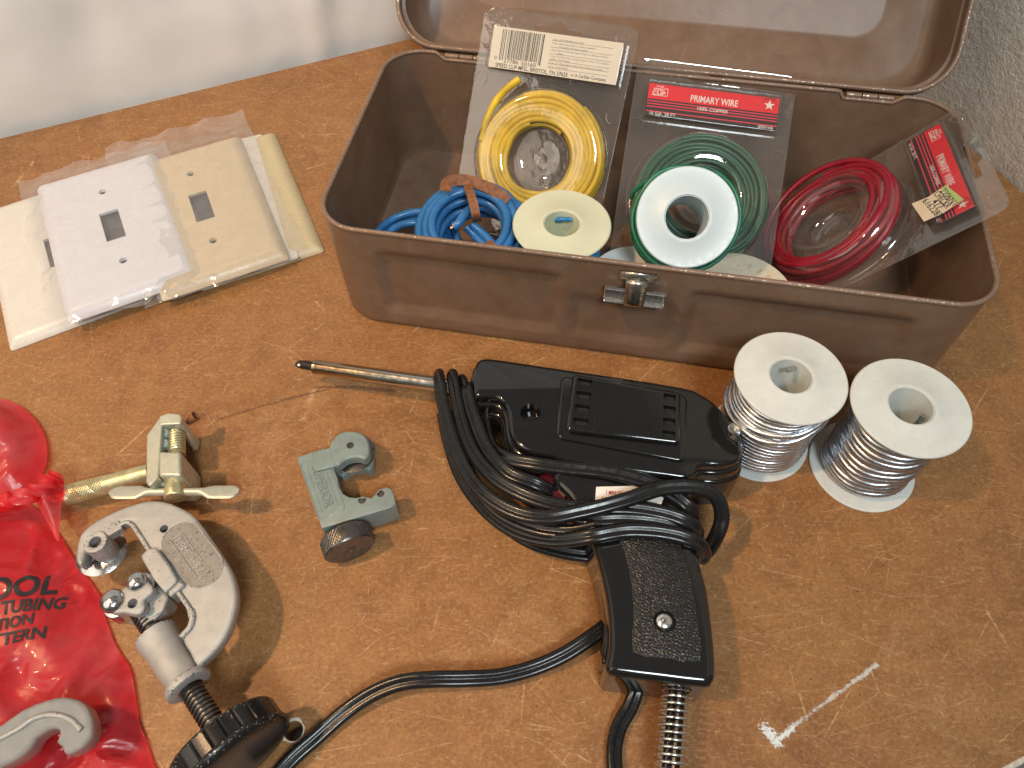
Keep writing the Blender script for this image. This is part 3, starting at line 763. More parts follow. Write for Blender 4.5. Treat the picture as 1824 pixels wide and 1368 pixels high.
ribbon(mb, [atd(866, 452, 34.9), atd(867, 440, 35.0), atd(872, 434, 35.3), atd(880, 440, 35.3)], .35, [(0, -.4, .9)] * 19)
obj('tape', mb, M_tie, t)
c2 = at(740, 440, 2.4); MC2 = Matrix.Translation(c2) @ Matrix.Rotation(radians(6), 4, 'X')
mb = MB()
for i, (r, z) in enumerate(((2.2, .3), (2.0, -.1), (2.3, -.3), (1.7, 0))):
    mb.tube([MC2 @ V((r * cos(a) , r * sin(a) * .95, z + .1 * sin(a * 2 + i))) for a in [2 * pi * k_ / 48 for k_ in range(48)]], .2, 10, True)
solo('wire_coil', mb, M_blue, 'low untaped coil of blue wire in the left front corner of the box', 'wire coil')

# ------------------------------------------------------------------ blister packs
def card_pack(name, label, e, d, TL, W, L, S, wiremat, wr, front=True, seed=0, ringc=(4.16, 7.4), ringr=3.55, domeh=1.35, layers=((.28, 7, 1.80, .20), (.58, 8, 1.75, .24), (.90, 7, 1.8, .34)), sy=1.0):
    """local x along the top edge, local y up the card, z towards the viewer; origin at the top left corner"""
    e = V(e).normalized(); d = V(d); d = (d - e * d.dot(e)).normalized()
    M = frame(TL, e, -d)
    t = thing(name, label, 'wire pack', M, 'clear packs of wire in the box')
    out = round_poly([V((0, 0)), V((W, 0)), V((W, -L)), V((0, -L))], .55, 6)
    hx = W * .5; hy = -.72 * S
    hg = [V((hx + a * S, hy + b * S)) for a, b in ((-1.25, -.2), (-1.35, 0), (-1.25, .17), (-.45, .18), (-.25, .42), (0, .5), (.25, .42), (.45, .18), (1.25, .17), (1.35, 0), (1.25, -.2))]
    mb = MB(); mb.prism(out, -.03, .0, M, holes=[hg]); obj('card', mb, M_clear, t, angle=50)
    mb = MB(); mb.tube([M @ V((p.x, p.y, 0)) for p in out], .035, 5, True); mb.tube([M @ V((p.x, p.y, 0)) for p in hg], .03, 5, True)
    for cx, cyy in ((.55, -.45), (W - .75, -.5), (.35, -3.6 * S), (W - .4, -4.4 * S)):
        mb.tube([M @ V((cx + .36 * cos(a) * S, cyy + .36 * sin(a) * S, .04)) for a in [2 * pi * k_ / 20 for k_ in range(20)]], .035, 5, True)
    obj('card_edge', mb, M_clearsoft, t)
    rc = V((ringc[0] * S, -ringc[1] * S)); R = ringr * S; Hh = domeh * S
    pr = [(R + .12, .0), (R + .02, .05), (R - .03, .25 * Hh), (R - .12, .7 * Hh), (R - .35, .95 * Hh), (R - .6, Hh), (2.0 * S, Hh), (1.72 * S, .9 * Hh), (1.6 * S, .6 * Hh), (1.5 * S, .2), (1.35 * S, .1), (1.2 * S, .22), (1.05 * S, .1), (.8 * S, .16), (.62 * S, .08), (.3 * S, .1), (0.001, .1)]
    mb = MB(); mb.lathe(pr, M @ Matrix.Translation((rc.x, rc.y, .02)) @ Matrix.Diagonal((1, sy, 1, 1)), 72); obj('bubble', mb, M_clearsoft, t, angle=60)
    # wire loops
    rs = random.Random(seed); mb = MB(); n_l = 7
    for lay, (zz, nl, r0, r1) in enumerate(layers):
        r1 = R / S - r1
        pts = []; turns = nl
        for k_ in range(turns * 40 + 1):
            a = 2 * pi * k_ / 40; f = k_ / (turns * 40)
            r = (r0 + (r1 - r0) * f) * S + .16 * noise.noise(V((cos(a), sin(a), k_ * .02 + seed + lay * 9)))
            pts.append(M @ V((rc.x + r * cos(a + lay), rc.y + r * sy * sin(a + lay), (zz * domeh / 1.35) * S + .08 * noise.noise(V((cos(a) * 1.5, sin(a) * 1.5, k_ * .015 + seed * 2 + lay))))))
        mb.tube(pts, wr, 10)
    return t, M, rc, R, mb
def label_red(t, M, x0, x1, ytop, ybot, z, number, foot, S=1.0):
    w_, h_ = x1 - x0, ytop - ybot
    mb = MB(); mb.prism(rrect(w_, h_, .1, 3, (x0 + x1) / 2, (ytop + ybot) / 2), z, z + .02, M); lab = obj('label', mb, M_labelblack, t)
    X = lambda u: x0 + u * w_
    Y = lambda v_: ytop - v_ * h_
    mb = MB(); mb.prism([V((X(.003), Y(0.01))), V((X(.997), Y(0.01))), V((X(.997), Y(.48))), V((X(.003), Y(.48)))], z + .022, z + .026, M); obj('red_field', mb, M_labelred, lab)
    mb = MB()
    for v_ in (.545, .63, .715, .86):
        mb.prism([V((X(.003), Y(v_ - .018))), V((X(.997), Y(v_ - .018))), V((X(.997), Y(v_ + .018))), V((X(.003), Y(v_ + .018)))], z + .022, z + .026, M)
    obj('stripe', mb, M_inkpink, lab)
    mb = MB(); zt_ = z + .03
    text(mb, 'PRIMARY WIRE', X(.33), Y(.42), .36 * w_, .20 * h_, M, zt_, .012)
    text(mb, '100% COPPER', X(.39), Y(.66), .235 * w_, .10 * h_, M, zt_, .008)
    text(mb, foot, X(.035), Y(.965), .205 * w_, .10 * h_, M, zt_, .008)
    text(mb, number, X(.86), Y(.97), .115 * w_, .095 * h_, M, zt_, .008)
    text(mb, 'CLIP', X(.035), Y(.34), .10 * w_, .11 * h_, M, zt_, .02)
    text(mb, 'SPEED', X(.04), Y(.21), .085 * w_, .07 * h_, M, zt_, .01)
    text(mb, 'STAR', X(.06), Y(.11), .06 * w_, .05 * h_, M, zt_, .01)
    lo = [V((X(.03), Y(.36))), V((X(.15), Y(.36))), V((X(.15), Y(.13))), V((X(.125), Y(.13)))]
    for i in range(3):
        a, b = lo[i], lo[i + 1]; n_ = V((b - a).yx) ; n_ = V((-(b - a).y, (b - a).x)).normalized() * .014
        mb.prism([a - n_, b - n_, b + n_, a + n_], zt_, zt_ + .004, M)
    cx, cyy = X(.925), Y(.25)
    mb.prism([V((cx + (.28 if k_ % 2 == 0 else .115) * S * cos(pi / 2 + k_ * pi / 5), cyy + (.28 if k_ % 2 == 0 else .115) * S * sin(pi / 2 + k_ * pi / 5))) for k_ in range(10)], zt_, zt_ + .004, M)
    obj('lettering', mb, M_inkwhite, lab)
    mb = MB()
    for k_, ch in enumerate('AMERICA'):
        a = radians(100 - (k_ - 0) * 33 + 0)
        a = radians(150 - k_ * 23)
        text(mb, ch, -.05 * S, .33 * S, .10 * S, .10 * S, M @ Matrix.Translation((cx, cyy, 0)) @ Matrix.Rotation(a - pi / 2, 4, 'Z'), zt_, .02)
    obj('arc_lettering', mb, M_ink, lab)
    return lab
def label_bubble(t, M, x0, x1, ytop, ybot, h):
    mb = MB(); cx, cyy = (x0 + x1) / 2, (ytop + ybot) / 2; w_, h_ = x1 - x0, ytop - ybot
    rgs = [[(p.x, p.y, z) for p in rrect(w_ + g, h_ + g, .25, 5, cx, cyy)] for g, z in ((.5, 0), (.34, .02), (.30, h * .5), (.24, h * .9), (.12, h), (-.1, h))]
    rings_mesh(mb, rgs, M, False, True); obj('label_bubble', mb, M_pocket, t, angle=60)

# yellow pack
eY = V((7.87, -2.55, .05)).normalized(); dY = V((-.175, -.66, -.73))
TY = V((-.91, 38.3, 8.95))
MY0 = frame(TY, eY, -(dY - eY * dY.dot(eY)))
def onp(M, px, py, h=0):
    o_ = M.translation + M.col[2].to_3d() * h; n_ = M.col[2].to_3d(); d_ = ray(px, py); s = (o_ - CAM).dot(n_) / d_.dot(n_)
    return (M.inverted() @ (CAM + d_ * s)).to_2d()
ring = onp(MY0, 962, 283, .2)
t, M, rc, R, mb = card_pack('wire_pack', 'clear pack of yellow wire with white barcode label, leaning on the box back', eY, dY, TY, 8.25, 11.6, 1.0, M_yellow, .155, seed=3, ringc=(ring.x, -ring.y), ringr=3.66, domeh=1.2)
ta = [onp(M, 925, 140, 1.0), onp(M, 905, 156, .9), onp(M, 885, 180, .8), onp(M, 868, 215, .8), onp(M, 858, 250, .8)]
mb.tube(catmull([M @ V((p.x, p.y, z)) for p, z in zip(ta, (.9, .9, .9, .9, .8))], 6), .19, 10)
obj('wire', mb, M_yellow, t)
q = [onp(M, *p) for p in ((884.5, 48.7), (1111, 79), (1099, 154), (871, 120))]
x0 = (q[0].x + q[3].x) / 2; x1 = (q[1].x + q[2].x) / 2; yt = (q[0].y + q[1].y) / 2; yb = (q[2].y + q[3].y) / 2
label_bubble(t, M, x0, x1, yt, yb, .5)
sh = (yt + yb) / 2
tilt_ = atan2(((q[1] + q[2]) - (q[0] + q[3])).y, ((q[1] + q[2]) - (q[0] + q[3])).x)
ML2 = M @ Matrix.Translation(((x0 + x1) / 2, sh, 0)) @ Matrix.Rotation(tilt_, 4, 'Z') @ Matrix.Translation((-(x0 + x1) / 2, -sh, 0))
mb = MB(); mb.prism([V((x0, yb)), V((x1, yb)), V((x1, yt)), V((x0, yt))], .30, .32, ML2); lab = obj('label', mb, M_labelwhite, t)
w_, h_ = x1 - x0, yt - yb; X = lambda u: x0 + u * w_; Y = lambda v_: yt - v_ * h_
mb = MB(); zt_ = .326; rs = random.Random(4); x = .075; pat = '1011010110111010011010111011011010110110010110111011010110111'
bars = [(.075, .006), (.088, .004), (.100, .006)]
xx = .118
while xx < .375:
    wd = rs.choice((.003, .003, .0055, .008)); bars.append((xx, wd)); xx += wd + rs.choice((.0032, .0032, .006, .008))
bars += [(.385, .004), (.394, .009)]
for i, (bx, wd) in enumerate(bars):
    bot = .74 if 2 < i < len(bars) - 2 else .80
    mb.prism([V((X(bx), Y(bot))), V((X(bx + wd), Y(bot))), V((X(bx + wd), Y(.05))), V((X(bx), Y(.05)))], zt_, zt_ + .003, ML2)
text(mb, '0', X(.038), Y(.80), .018 * w_, .085 * h_, ML2, zt_)
text(mb, '27786', X(.115), Y(.85), .115 * w_, .10 * h_, ML2, zt_)
text(mb, '50160', X(.255), Y(.86), .115 * w_, .10 * h_, ML2, zt_)
text(mb, 'SPEED CLIP MFG., BRISTOL, TN 37625', X(.055), Y(.975), .57 * w_, .095 * h_, ML2, zt_, .012)
text(mb, 'A CarStar Company', X(.68), Y(.95), .24 * w_, .075 * h_, ML2, zt_, .01)
mb.lathe([(.03, zt_), (.05, zt_), (.05, zt_ + .003), (.03, zt_ + .003)], ML2 @ Matrix.Translation((X(.66), Y(.92), 0)), 12, True)
obj('lettering', mb, M_ink, lab)
mb = MB()
for i, (v_, s) in enumerate(((.13, 'Gauge   RECOMMENDED USE CHART'), (.22, '18 ga. Dash Instruments, Stereo, Speaker,'), (.29, 'Tail Lights, Parking Lights'), (.38, '16 ga. Ignition Switch, Light Switch to Relay or Horn'), (.45, 'Cable'), (.53, '14 ga. To Main Car and Stop Lights, Radio, Turn Signals'), (.60, 'Lighter, Fuel Gauge'), (.69, '12 ga. To Main Dash Lights, Horn, Electrical Lights'), (.78, '10 ga. Single Bulb'))):
    L_ = len(s) / 54 * .44
    text(mb, s, X(.47 if 'ga' in s or 'Gau' in s else .52), Y(v_ + .02), L_ * w_, .038 * h_, ML2, zt_)
for v_ in (.16, .32, .475, .635, .72, .82):
    mb.prism([V((X(.46), Y(v_ + .004))), V((X(.93), Y(v_ + .004))), V((X(.93), Y(v_ - .004))), V((X(.46), Y(v_ - .004)))], zt_, zt_ + .003, ML2)
obj('small_print', mb, M_inkgrey, lab)

# green pack
TG = V((7.148, 35.955, 7.244)); eG = V((15.362, 34.502, 6.853)) - TG; dG = V((-.1738, -.846, -.503))
t, M, rc, R, mb = card_pack('wire_pack', 'clear pack of green wire with a red and black label, behind the white spool', eG, dG, TG, 8.35, 13.4, 1.0, M_greend, .115, seed=8, ringc=(4.16, 7.35), ringr=3.66, domeh=1.3)
obj('wire', mb, M_greend, t)
label_bubble(t, M, .70, 7.6, -1.35, -3.15, .45)
label_red(t, M @ Matrix.Translation((.7, -2.2, 0)) @ Matrix.Rotation(.004, 4, 'Z') @ Matrix.Translation((-.7, 2.2, 0)), .72, 7.58, -1.38, -3.12, .22, '#50166', '16 GA. 28 FT.')
# red pack
s_ = .858
TR_ = CAM + (V((25.76, 35.39, 4.27)) - CAM) * s_; eR = V((-.085, -.996, .022)); dR = V((-.685, .042, -.727))
t, M, rc, R, mb = card_pack('wire_pack', 'clear pack of red wire with a price sticker, tilted over the right box end', eR, dR, TR_, 8.35 * s_, 9.9, s_, M_red, .155, seed=15, ringc=(4.15, 8.2), ringr=3.75, domeh=1.7, layers=((.3, 4, 2.5, .25), (.62, 4, 2.45, .3), (.95, 4, 2.5, .35), (1.25, 3, 2.6, .5)), sy=1.13)
rs = random.Random(5)
for k_ in range(6):
    a0 = rs.random() * 6; off = V((rs.uniform(-.25, .25), rs.uniform(-.5, .1))); r = R - rs.uniform(.2, .8)
    mb.tube([M @ V((rc.x + off.x + r * cos(a), rc.y + off.y + r * 1.13 * sin(a), .35 + k_ * .18 + .35 * sin(a + a0))) for a in [2 * pi * q_ / 44 for q_ in range(44)]], .15, 10, True)
obj('wire', mb, M_red, t)
label_bubble(t, M, .70 * s_, 7.6 * s_, -1.3 * s_, -3.25 * s_, .5)
lab = label_red(t, M, .72 * s_, 7.58 * s_, -1.33 * s_, -3.22 * s_, .30, '#50161', '16 GA. 28 FT.', s_)
st = [onp(M, *p, .56) for p in ((1685, 330), (1717, 355), (1680, 380), (1646, 395), (1624, 363), (1652, 352))]
mb = MB(); mb.prism(st, .56, .575, M); stk = obj('price_sticker', mb, M_sticker, t, label='torn cream price sticker with a green corner')
st2 = [onp(M, *p, .575) for p in ((1685, 330), (1717, 355), (1706, 362), (1675, 336))]
mb = MB(); mb.prism(st2, .578, .582, M); obj('green_corner', mb, M_stickergreen, stk)
mb = MB()
for s, a_, b_, hh in (('2206N1', (1684, 334), (1707, 360), .26), ('CHECKR', (1673, 339), (1696, 365), .28), ('477', (1668, 353), (1684, 366), .27), ('6162283', (1652, 352), (1680, 382), .27)):
    pa, pb = onp(M, *a_, .58), onp(M, *b_, .58); ang = atan2(pb.y - pa.y, pb.x - pa.x)
    text(mb, s, 0, -hh, (pb - pa).length, hh, M @ Matrix.Translation((pa.x, pa.y, 0)) @ Matrix.Rotation(ang, 4, 'Z'), .585, .005)
obj('lettering', mb, M_ink, stk)

# ------------------------------------------------------------------ wall plates
def plate(name, label, M, mat, ph=.55, wrap=0, seed=1, group='switch plates in a fanned pile'):
    t = thing(name, label, 'switch plate', M, group)
    w_, h_ = 6.95, 11.35
    rgs = [[(p.x, p.y, z) for p in rrect(w_ - 2 * i_, h_ - 2 * i_, max(.05, .18 - i_ * .2), 4)] for i_, z in ((0, 0), (0, .06), (.05, .14), (.18, ph * .55), (.36, ph * .82), (.55, ph * .96), (.72, ph))]
    mb = MB(); rings_mesh(mb, rgs, M, False, False)
    top = rrect(w_ - 1.44, h_ - 1.44, .05, 4)
    holes = [[V((sx * .515, sy * 1.2)) for sx, sy in ((-1, -1), (1, -1), (1, 1), (-1, 1))], circle(0, 3.02, .21, 20), circle(0, -3.02, .21, 20)]
    v0 = MB(); v0.prism(top, ph - .16, ph, M, holes=holes, caps=(0, 1))
    # keep only cap + hole walls
    nT = len(top); keep = []
    for f in v0.f:
        if len(f) == 4 and all((i % (nT + 44)) < nT for i in f): continue
        keep.append(f)
    mb.add(v0.v, keep)
    obj('face', mb, mat, t, angle=28)
    for y in (3.02, -3.02):
        mb = MB(); mb.lathe([(.34, ph + .003), (.21, ph - .10), (.19, ph - .16)], M @ Matrix.Translation((0, y, 0)), 20)
        obj('screw_hole', mb, mat, t)
    if wrap:
        mb = MB(); mb.prism(rrect(w_ - .5, h_ - .5, .1, 3), .05, .09, M); obj('slot_dark_sheet', mb, M_slotdark, t)  # dark grey sheet added under the plate to darken its openings
        rs = random.Random(seed)
        def fn(u, v_):
            x = -4.3 + u * 8.6 + (.0); y = -6.15 + v_ * (12.7 + 1.4 * (wrap == 2))
            x += .35 * noise.noise(V((v_ * 4, seed, 0))) * (abs(u - .5) * 2) ** 3; y += .45 * noise.noise(V((u * 5, seed, 4))) * (abs(v_ - .5) * 2) ** 3
            dx = max(0, abs(x) - w_ / 2 + .45); dy = max(0, abs(y) - h_ / 2 + .45); dd = sqrt(dx * dx + dy * dy)
            z = ph + .07 - .38 * sst(0, 1.0, dd) * ph / .55
            c_ = noise.voronoi(V((x * .55, y * .55, seed)))[0]; cr = 1 - min(1, (c_[1] - c_[0]) * 2.5)
            z += (.10 * cr + .22 * noise.noise(V((x * .8, y * .8, seed + 3)))) * sst(0, 1.0, dd) + .05 * cr
            return M @ V((x, y, max(z, .02)))
        mb = MB(); mb.grid(70, 100, fn); obj('plastic_wrapper', mb, M_wrap, t, angle=50)
    return t
def plate_frame(nl, nr, z, corner='r', tiltx=0, tilty=0, yaw=None):
    a, b = at(*nl, z), at(*nr, z); e = (b - a).normalized() if yaw is None else V((cos(yaw), sin(yaw), 0))
    n_ = V((-e.y, e.x, 0))
    c = (b - e * 3.475 if corner == 'r' else a + e * 3.475) + n_ * 5.675
    return Matrix.Translation((c.x, c.y, z)) @ Matrix.Rotation(atan2(e.y, e.x), 4, 'Z') @ Matrix.Rotation(tiltx, 4, 'X') @ Matrix.Rotation(tilty, 4, 'Y')
plate('switch_plate', 'unwrapped cream switch plate flat on the board, leftmost of the pile', plate_frame((20, 627), (238, 545), 0.02, 'l'), M_cream, .5)
plate('switch_plate', 'bare pale yellow switch plate at the right end of the pile, mostly covered', plate_frame((380, 513), (579, 449), .02, 'r'), M_ivory2, .5)
plate('switch_plate', 'cream switch plate showing only a thin strip under the wrapped ivory one', plate_frame((307, 523), (470, 478), .30, 'l'), M_cream, .25)
plate('switch_plate', 'ivory switch plate in a clear plastic wrapper, right of the white one', plate_frame((382, 494), (517, 462), .62, 'r', yaw=.42), M_ivory, .55, wrap=2, seed=5)
MW = Matrix.Translation((-22.13, 30.49, .78)) @ Matrix.Rotation(.457, 4, 'Z') @ Matrix.Rotation(radians(1.2), 4, 'Y')
plate('switch_plate', 'bright white switch plate in a clear wrapper, on top of the pile', MW, M_white, .55, wrap=1, seed=2)

# ------------------------------------------------------------------ small tubing cutter (grey green)
zt = 1.5
t = thing('tubing_cutter', 'small grey-green enamelled tubing cutter with a knurled black knob', 'tubing cutter', Matrix.Translation(at(600, 890, 0)))
body = [(528, 814), (576, 798), (589, 818), (601, 851), (604, 867), (611, 879), (622, 885), (634, 886), (646, 884), (655, 885), (661, 887), (668, 880), (676, 871), (688, 867), (697, 870), (702, 880), (705, 898), (694, 905), (573, 941), (560, 905)]
P = [p for p in pp(body, zt)]
mb = MB(); mb.rprism(P, .12, zt, .07, holes=[circle(*at(645, 891, zt).to_2d(), .17, 14), circle(*at(678, 879, zt).to_2d(), .17, 14)])
bod = obj('body', mb, M_greypaint, t)
mb = MB()
for q_ in ((645, 891), (678, 879)): c = at(*q_, zt); mb.cyl((c.x, c.y, .3), (c.x, c.y, zt - .06), .165, seg=14)
obj('roller_pin', mb, M_steeldark, t)
jaw = [(586, 797), (592, 783), (604, 771), (622, 767), (642, 770), (655, 782), (658, 797), (657, 810), (649, 818), (640, 815), (626, 815), (613, 820), (604, 828), (596, 826)]
jz = 1.75; Pj = pp(jaw, jz); Pj = smooth_poly(Pj, 2); hj = at(624, 793, jz)
mb = MB(); mb.rprism(Pj, 1.22, jz, .12, holes=[circle(hj.x, hj.y, .17, 16)])
mb.rprism(Pj, .12, .72, .1); obj('wheel_jaw', mb, M_greypaint, t)
mb = MB(); c = at(622, 800, jz); mb.cyl((hj.x, hj.y, .5), (hj.x, hj.y, 1.68), .165, seg=16); mb.lathe([(0, .93), (.75, .95), (.98, 1.0), (.75, 1.05), (0, 1.07)], Matrix.Translation((hj.x, hj.y, 0)), 32)
obj('cutting_wheel', mb, M_steeldark, t)
a_, b_ = at(593, 805, 1.2), at(600, 845, 1.2); mb = MB(); mb.box((0, 0, 0), (1.0, 1.0, 1.1), frame((a_ + b_) / 2 - V((.35, 0, .1)), (b_ - a_), z=(0, 0, 1))); obj('slide', mb, M_greypaint, t, bevel=.06)
# raised border and lettering
fr = pp([(541, 823), (575, 812), (607, 910), (574, 922)], zt); fc = sum(fr, V((0, 0))) / 4
ex = (at(575, 922, zt) - at(541, 823, zt)); MF = frame((fc.x, fc.y, zt), ex, z=(0, 0, 1))
mb = MB(); Lf, Wf = ex.length, 1.15
mb.tube([MF @ V((p.x, p.y, 0)) for p in rrect(Lf, Wf, .12, 3)], .03, 6, True)
mb.tube([MF @ V((p.x, p.y, 0)) for p in rrect(Lf * .80, Wf * .62, .05, 3)], .02, 6, True)
for k_ in range(1): text(mb, 'SUPERIOR', -Lf * .37, -.2, Lf * .74, .40, MF, .0, .0, ext=.07)
obj('raised_lettering', mb, M_greypaint, bod)
# knob
kax = (at(573, 941, .95) - at(528, 814, .95)).normalized()
kc = at(616, 956, 1.05); kn = thing('x', None, None) if False else None
mb = MB(); Mk = axis_frame(kc - kax * .15, kax, (0, 0, 1)); RK = 1.08
n_ = 52; prof = [(.9, .0), (1.0, .03), (RK, .12), (RK, .72), (RK - .06, .80), (0, .82)]
mb.lathe([(0, 0)] + prof, Mk, 64)
knob = obj('knob', mb, M_steeldark, t)
mb = MB()
for sgn in (1, -1):
    for k_ in range(44):
        a0 = 2 * pi * k_ / 44
        mb.tube([Mk @ V((RK * cos(a0 + sgn * s * .5), RK * sin(a0 + sgn * s * .5), .12 + .6 * s)) for s in (0, .25, .5, .75, 1)], .028, 4)
obj('knurling', mb, M_steeldark, knob)
mb = MB(); mb.lathe([(0.001, .79), (.10, .80), (.13, .84), (.20, .84), (.23, .822)], Mk, 20); mb.cyl(Mk @ V((0, 0, -1.2)), Mk @ V((0, 0, 0)), .28, seg=16); obj('screw', mb, M_steeldark, knob)

# ------------------------------------------------------------------ large pipe cutter
t = thing('pipe_cutter', 'large worn silver pipe cutter with a round black knob, beside the red bag', 'pipe cutter', Matrix.Translation(at(330, 1050, 0)))
Z0, Z1 = 2.0, 2.6
outl = [(134, 985), (140, 955), (158, 935), (188, 917), (227, 900), (263, 891), (290, 892), (314, 900), (340, 914), (358, 934), (376, 960), (398, 992), (414, 1022), (421, 1050), (421, 1075), (414, 1105), (402, 1133), (384, 1158), (366, 1175), (350, 1186), (337, 1162), (322, 1135),
        (336, 1118), (343, 1102), (340, 1086), (327, 1066), (300, 1030), (272, 990), (250, 955), (236, 934), (226, 930), (212, 938), (192, 951), (172, 958), (160, 968), (150, 985), (146, 1008), (136, 1003)]
P = smooth_poly(pp(outl, Z1), 2)
hl = at(292, 942, Z1)
mb = MB(); mb.rprism(P, Z0, Z1, .17, holes=[circle(hl.x, hl.y, .17, 16)], both=True); bod = obj('frame', mb, M_silver, t)
# inner rib along the opening
ribp = [(340, 1100), (336, 1082), (322, 1062), (300, 1030), (272, 990), (248, 953), (234, 934), (222, 931), (205, 943), (190, 952)]
mb = MB(); mb.tube(catmull([at(x, y, Z1 + .02) for x, y in ribp], 4), .09, 8)
mb.tube(catmull([at(x, y, Z1 + .02) for x, y in ((322, 1135), (338, 1118), (343, 1100), (340, 1086))], 4), .12, 8); obj('rib', mb, M_silver, t)
# sunken oval with rectangle and characters
dl = (at(382, 1030, Z1) - at(318, 945, Z1)); cl = (at(360, 1010, Z1) + at(338, 965, Z1)) / 2; cl = at(342, 987, Z1)
MO = frame(cl, dl, z=(0, 0, 1)); Lo = 3.15
mb = MB(); mb.prism(rrect(Lo, 1.55, .76, 10), -.02, .012, MO); pan = obj('name_panel', mb, M_silverdark, t)
mb = MB(); mb.tube([MO @ V((p.x, p.y, .01)) for p in rrect(Lo, 1.55, .76, 10)], .025, 6, True); MO2 = MO @ Matrix.Translation((.0, -.10, 0))
mb.tube([MO2 @ V((p.x, p.y, .02)) for p in rrect(2.15, .52, .04, 3)], .03, 6, True)
for s, x0, y0, w_, h_ in (('NBMS', -.95, -.15, .95, .3), ('J68Z', .12, -.15, .8, .3)):
    text(mb, s, x0, y0, w_, h_, MO2, .012, .0, ext=.05)
text(mb, 'N.Y. - U.S.', -.7, .33, 1.3, .17, MO2, .012, .0, ext=.06); text(mb, '2-11', -.3, -.52, .7, .15, MO2, .012, .0, ext=.06)
obj('embossing', mb, M_silver, pan)
# nose boss, wheel
c = at(170, 966, 2.75)
mb = MB(); mb.lathe([(.22, 2.35), (.24, 2.78), (.30, 2.82), (.44, 2.80), (.48, 2.72), (.50, 1.9), (.42, 1.5)], Matrix.Translation((c.x, c.y, 0)), 28)
mb.sweep([at(190, 950, 2.6), at(215, 935, 2.6)], [(-.22, -.3), (.22, -.3), (.22, .1), (-.22, .1)], (0, 0, 1)); obj('wheel_boss', mb, M_silver, t)
mb = MB(); mb.cyl((c.x, c.y, .9), (c.x, c.y, 2.4), .23, seg=16); obj('pin', mb, M_steeldark, t)
c = at(181, 984, 1.55)
mb = MB(); mb.lathe([(0, 1.35), (.5, 1.38), (.92, 1.50), (1.02, 1.56), (.92, 1.62), (.5, 1.74), (0, 1.77)], Matrix.Translation((c.x, c.y, 0)), 40); obj('cutting_wheel', mb, M_steel, t)
mb = MB(); mb.prism(pp([(146, 1008), (150, 985), (160, 970), (168, 985), (160, 1000), (152, 1010)], 1.9), .9, 1.9); obj('cheek', mb, M_silver, t, bevel=.06)
# screw axis
AX0, AX1 = at(282, 1138, 2.0), at(352, 1246, 2.0); ax = (AX1 - AX0).normalized()
AQ = lambda s: AX0 + ax * s
s0 = (at(262, 1105, 2.0) - AX0).dot(ax)
def thread(mb, a, b, r, pitch, dep, seg=20):
    L = (b - a).length; n = int(L / pitch * seg); Mx = axis_frame(a, b - a, (0, 0, 1)); mb.cyl(a, b, r - dep, seg=20)
    mb.sweep([Mx @ V(((r - dep * .6) * cos(2 * pi * i / seg), (r - dep * .6) * sin(2 * pi * i / seg), L * i / n)) for i in range(n + 1)], [(dep * cos(a_), dep * sin(a_)) for a_ in (0, pi / 2, pi, 3 * pi / 2)])
mb = MB(); thread(mb, AQ(-2.3), AQ(.2), .40, .17, .06); thread(mb, AQ(2.2), AQ(4.9), .42, .17, .06); obj('screw', mb, M_steeldark, t)
mb = MB(); Mz = axis_frame(AQ(-.25), ax, (0, 0, 1))
mb.lathe([(.42, 0), (.72, 0), (.80, .06), (.78, .2), (.73, .6), (.68, 2.25), (.72, 2.33), (.83, 2.37), (.86, 2.5), (.83, 2.62), (.73, 2.68), (.45, 2.68)], Mz, 36); obj('sleeve', mb, M_silver, t)
# knob
Mk = axis_frame(AQ(4.6), ax, (0, 0, 1)) @ Matrix.Diagonal((1, 1, .8, 1)); mb = MB(); RK = 2.05; nf = 24
def kring(z, r, flute=0): return [((r - (flute if k_ % 8 == 0 else 0)) * cos(2 * pi * k_ / (nf * 8)), (r - (flute if k_ % 8 == 0 else 0)) * sin(2 * pi * k_ / (nf * 8)), z) for k_ in range(nf * 8)]
rings_mesh(mb, [kring(0.10, .5), kring(.06, 1.4), kring(.02, 1.75), kring(.08, RK - .10, .01), kring(.2, RK - .04, .07), kring(1.0, RK - .04, .07), kring(1.06, RK - .04), kring(1.12, RK + .04), kring(1.25, RK + .06), kring(1.40, RK), kring(1.5, RK - .12), kring(1.56, RK - .35), kring(1.6, 1.0)], Mk)
obj('knob', mb, M_knobworn, t, angle=30)
# carriage
mb = MB(); mb.prism(pp([(249, 990), (262, 977), (277, 974), (300, 1004), (317, 1034), (293, 1056), (272, 1030)], 2.95), 1.5, 2.95); car = obj('carriage', mb, M_silver, t, bevel=.09, seg=3)
mb = MB(); mb.prism(pp([(292, 1047), (318, 1028), (327, 1040), (300, 1062)], 2.9), 2.4, 2.8); mb.prism(pp([(262, 1105), (243, 1080), (280, 1040), (300, 1062), (290, 1088)], 2.4), 1.3, 2.4); obj('carriage_foot', mb, M_silver, t, bevel=.1, seg=3)
arm = [(181, 1070), (186, 1056), (198, 1050), (214, 1049), (226, 1040), (230, 1026), (242, 1019), (256, 1023), (264, 1036), (274, 1046), (268, 1058), (256, 1068), (258, 1082), (248, 1094), (232, 1094), (218, 1091), (206, 1093), (194, 1090), (184, 1082)]
c = at(236, 1075, 2.9); mb = MB(); mb.rprism(smooth_poly(pp(arm, 2.9), 2), 2.5, 2.9, .13, holes=[circle(c.x, c.y, .19, 16)]); mb.rprism(smooth_poly(pp(arm, 2.9), 2), 1.3, 1.6, .08); obj('roller_arm', mb, M_silver, t)
mb = MB()
for q_, r in (((243, 1036), .40), ((200, 1070), .47)):
    c = at(*q_, 2.9); mb.lathe([(r, 2.86), (r * .96, 2.95), (r * .75, 3.08), (r * .4, 3.15), (0.001, 3.17)], Matrix.Translation((c.x, c.y, 0)), 28)
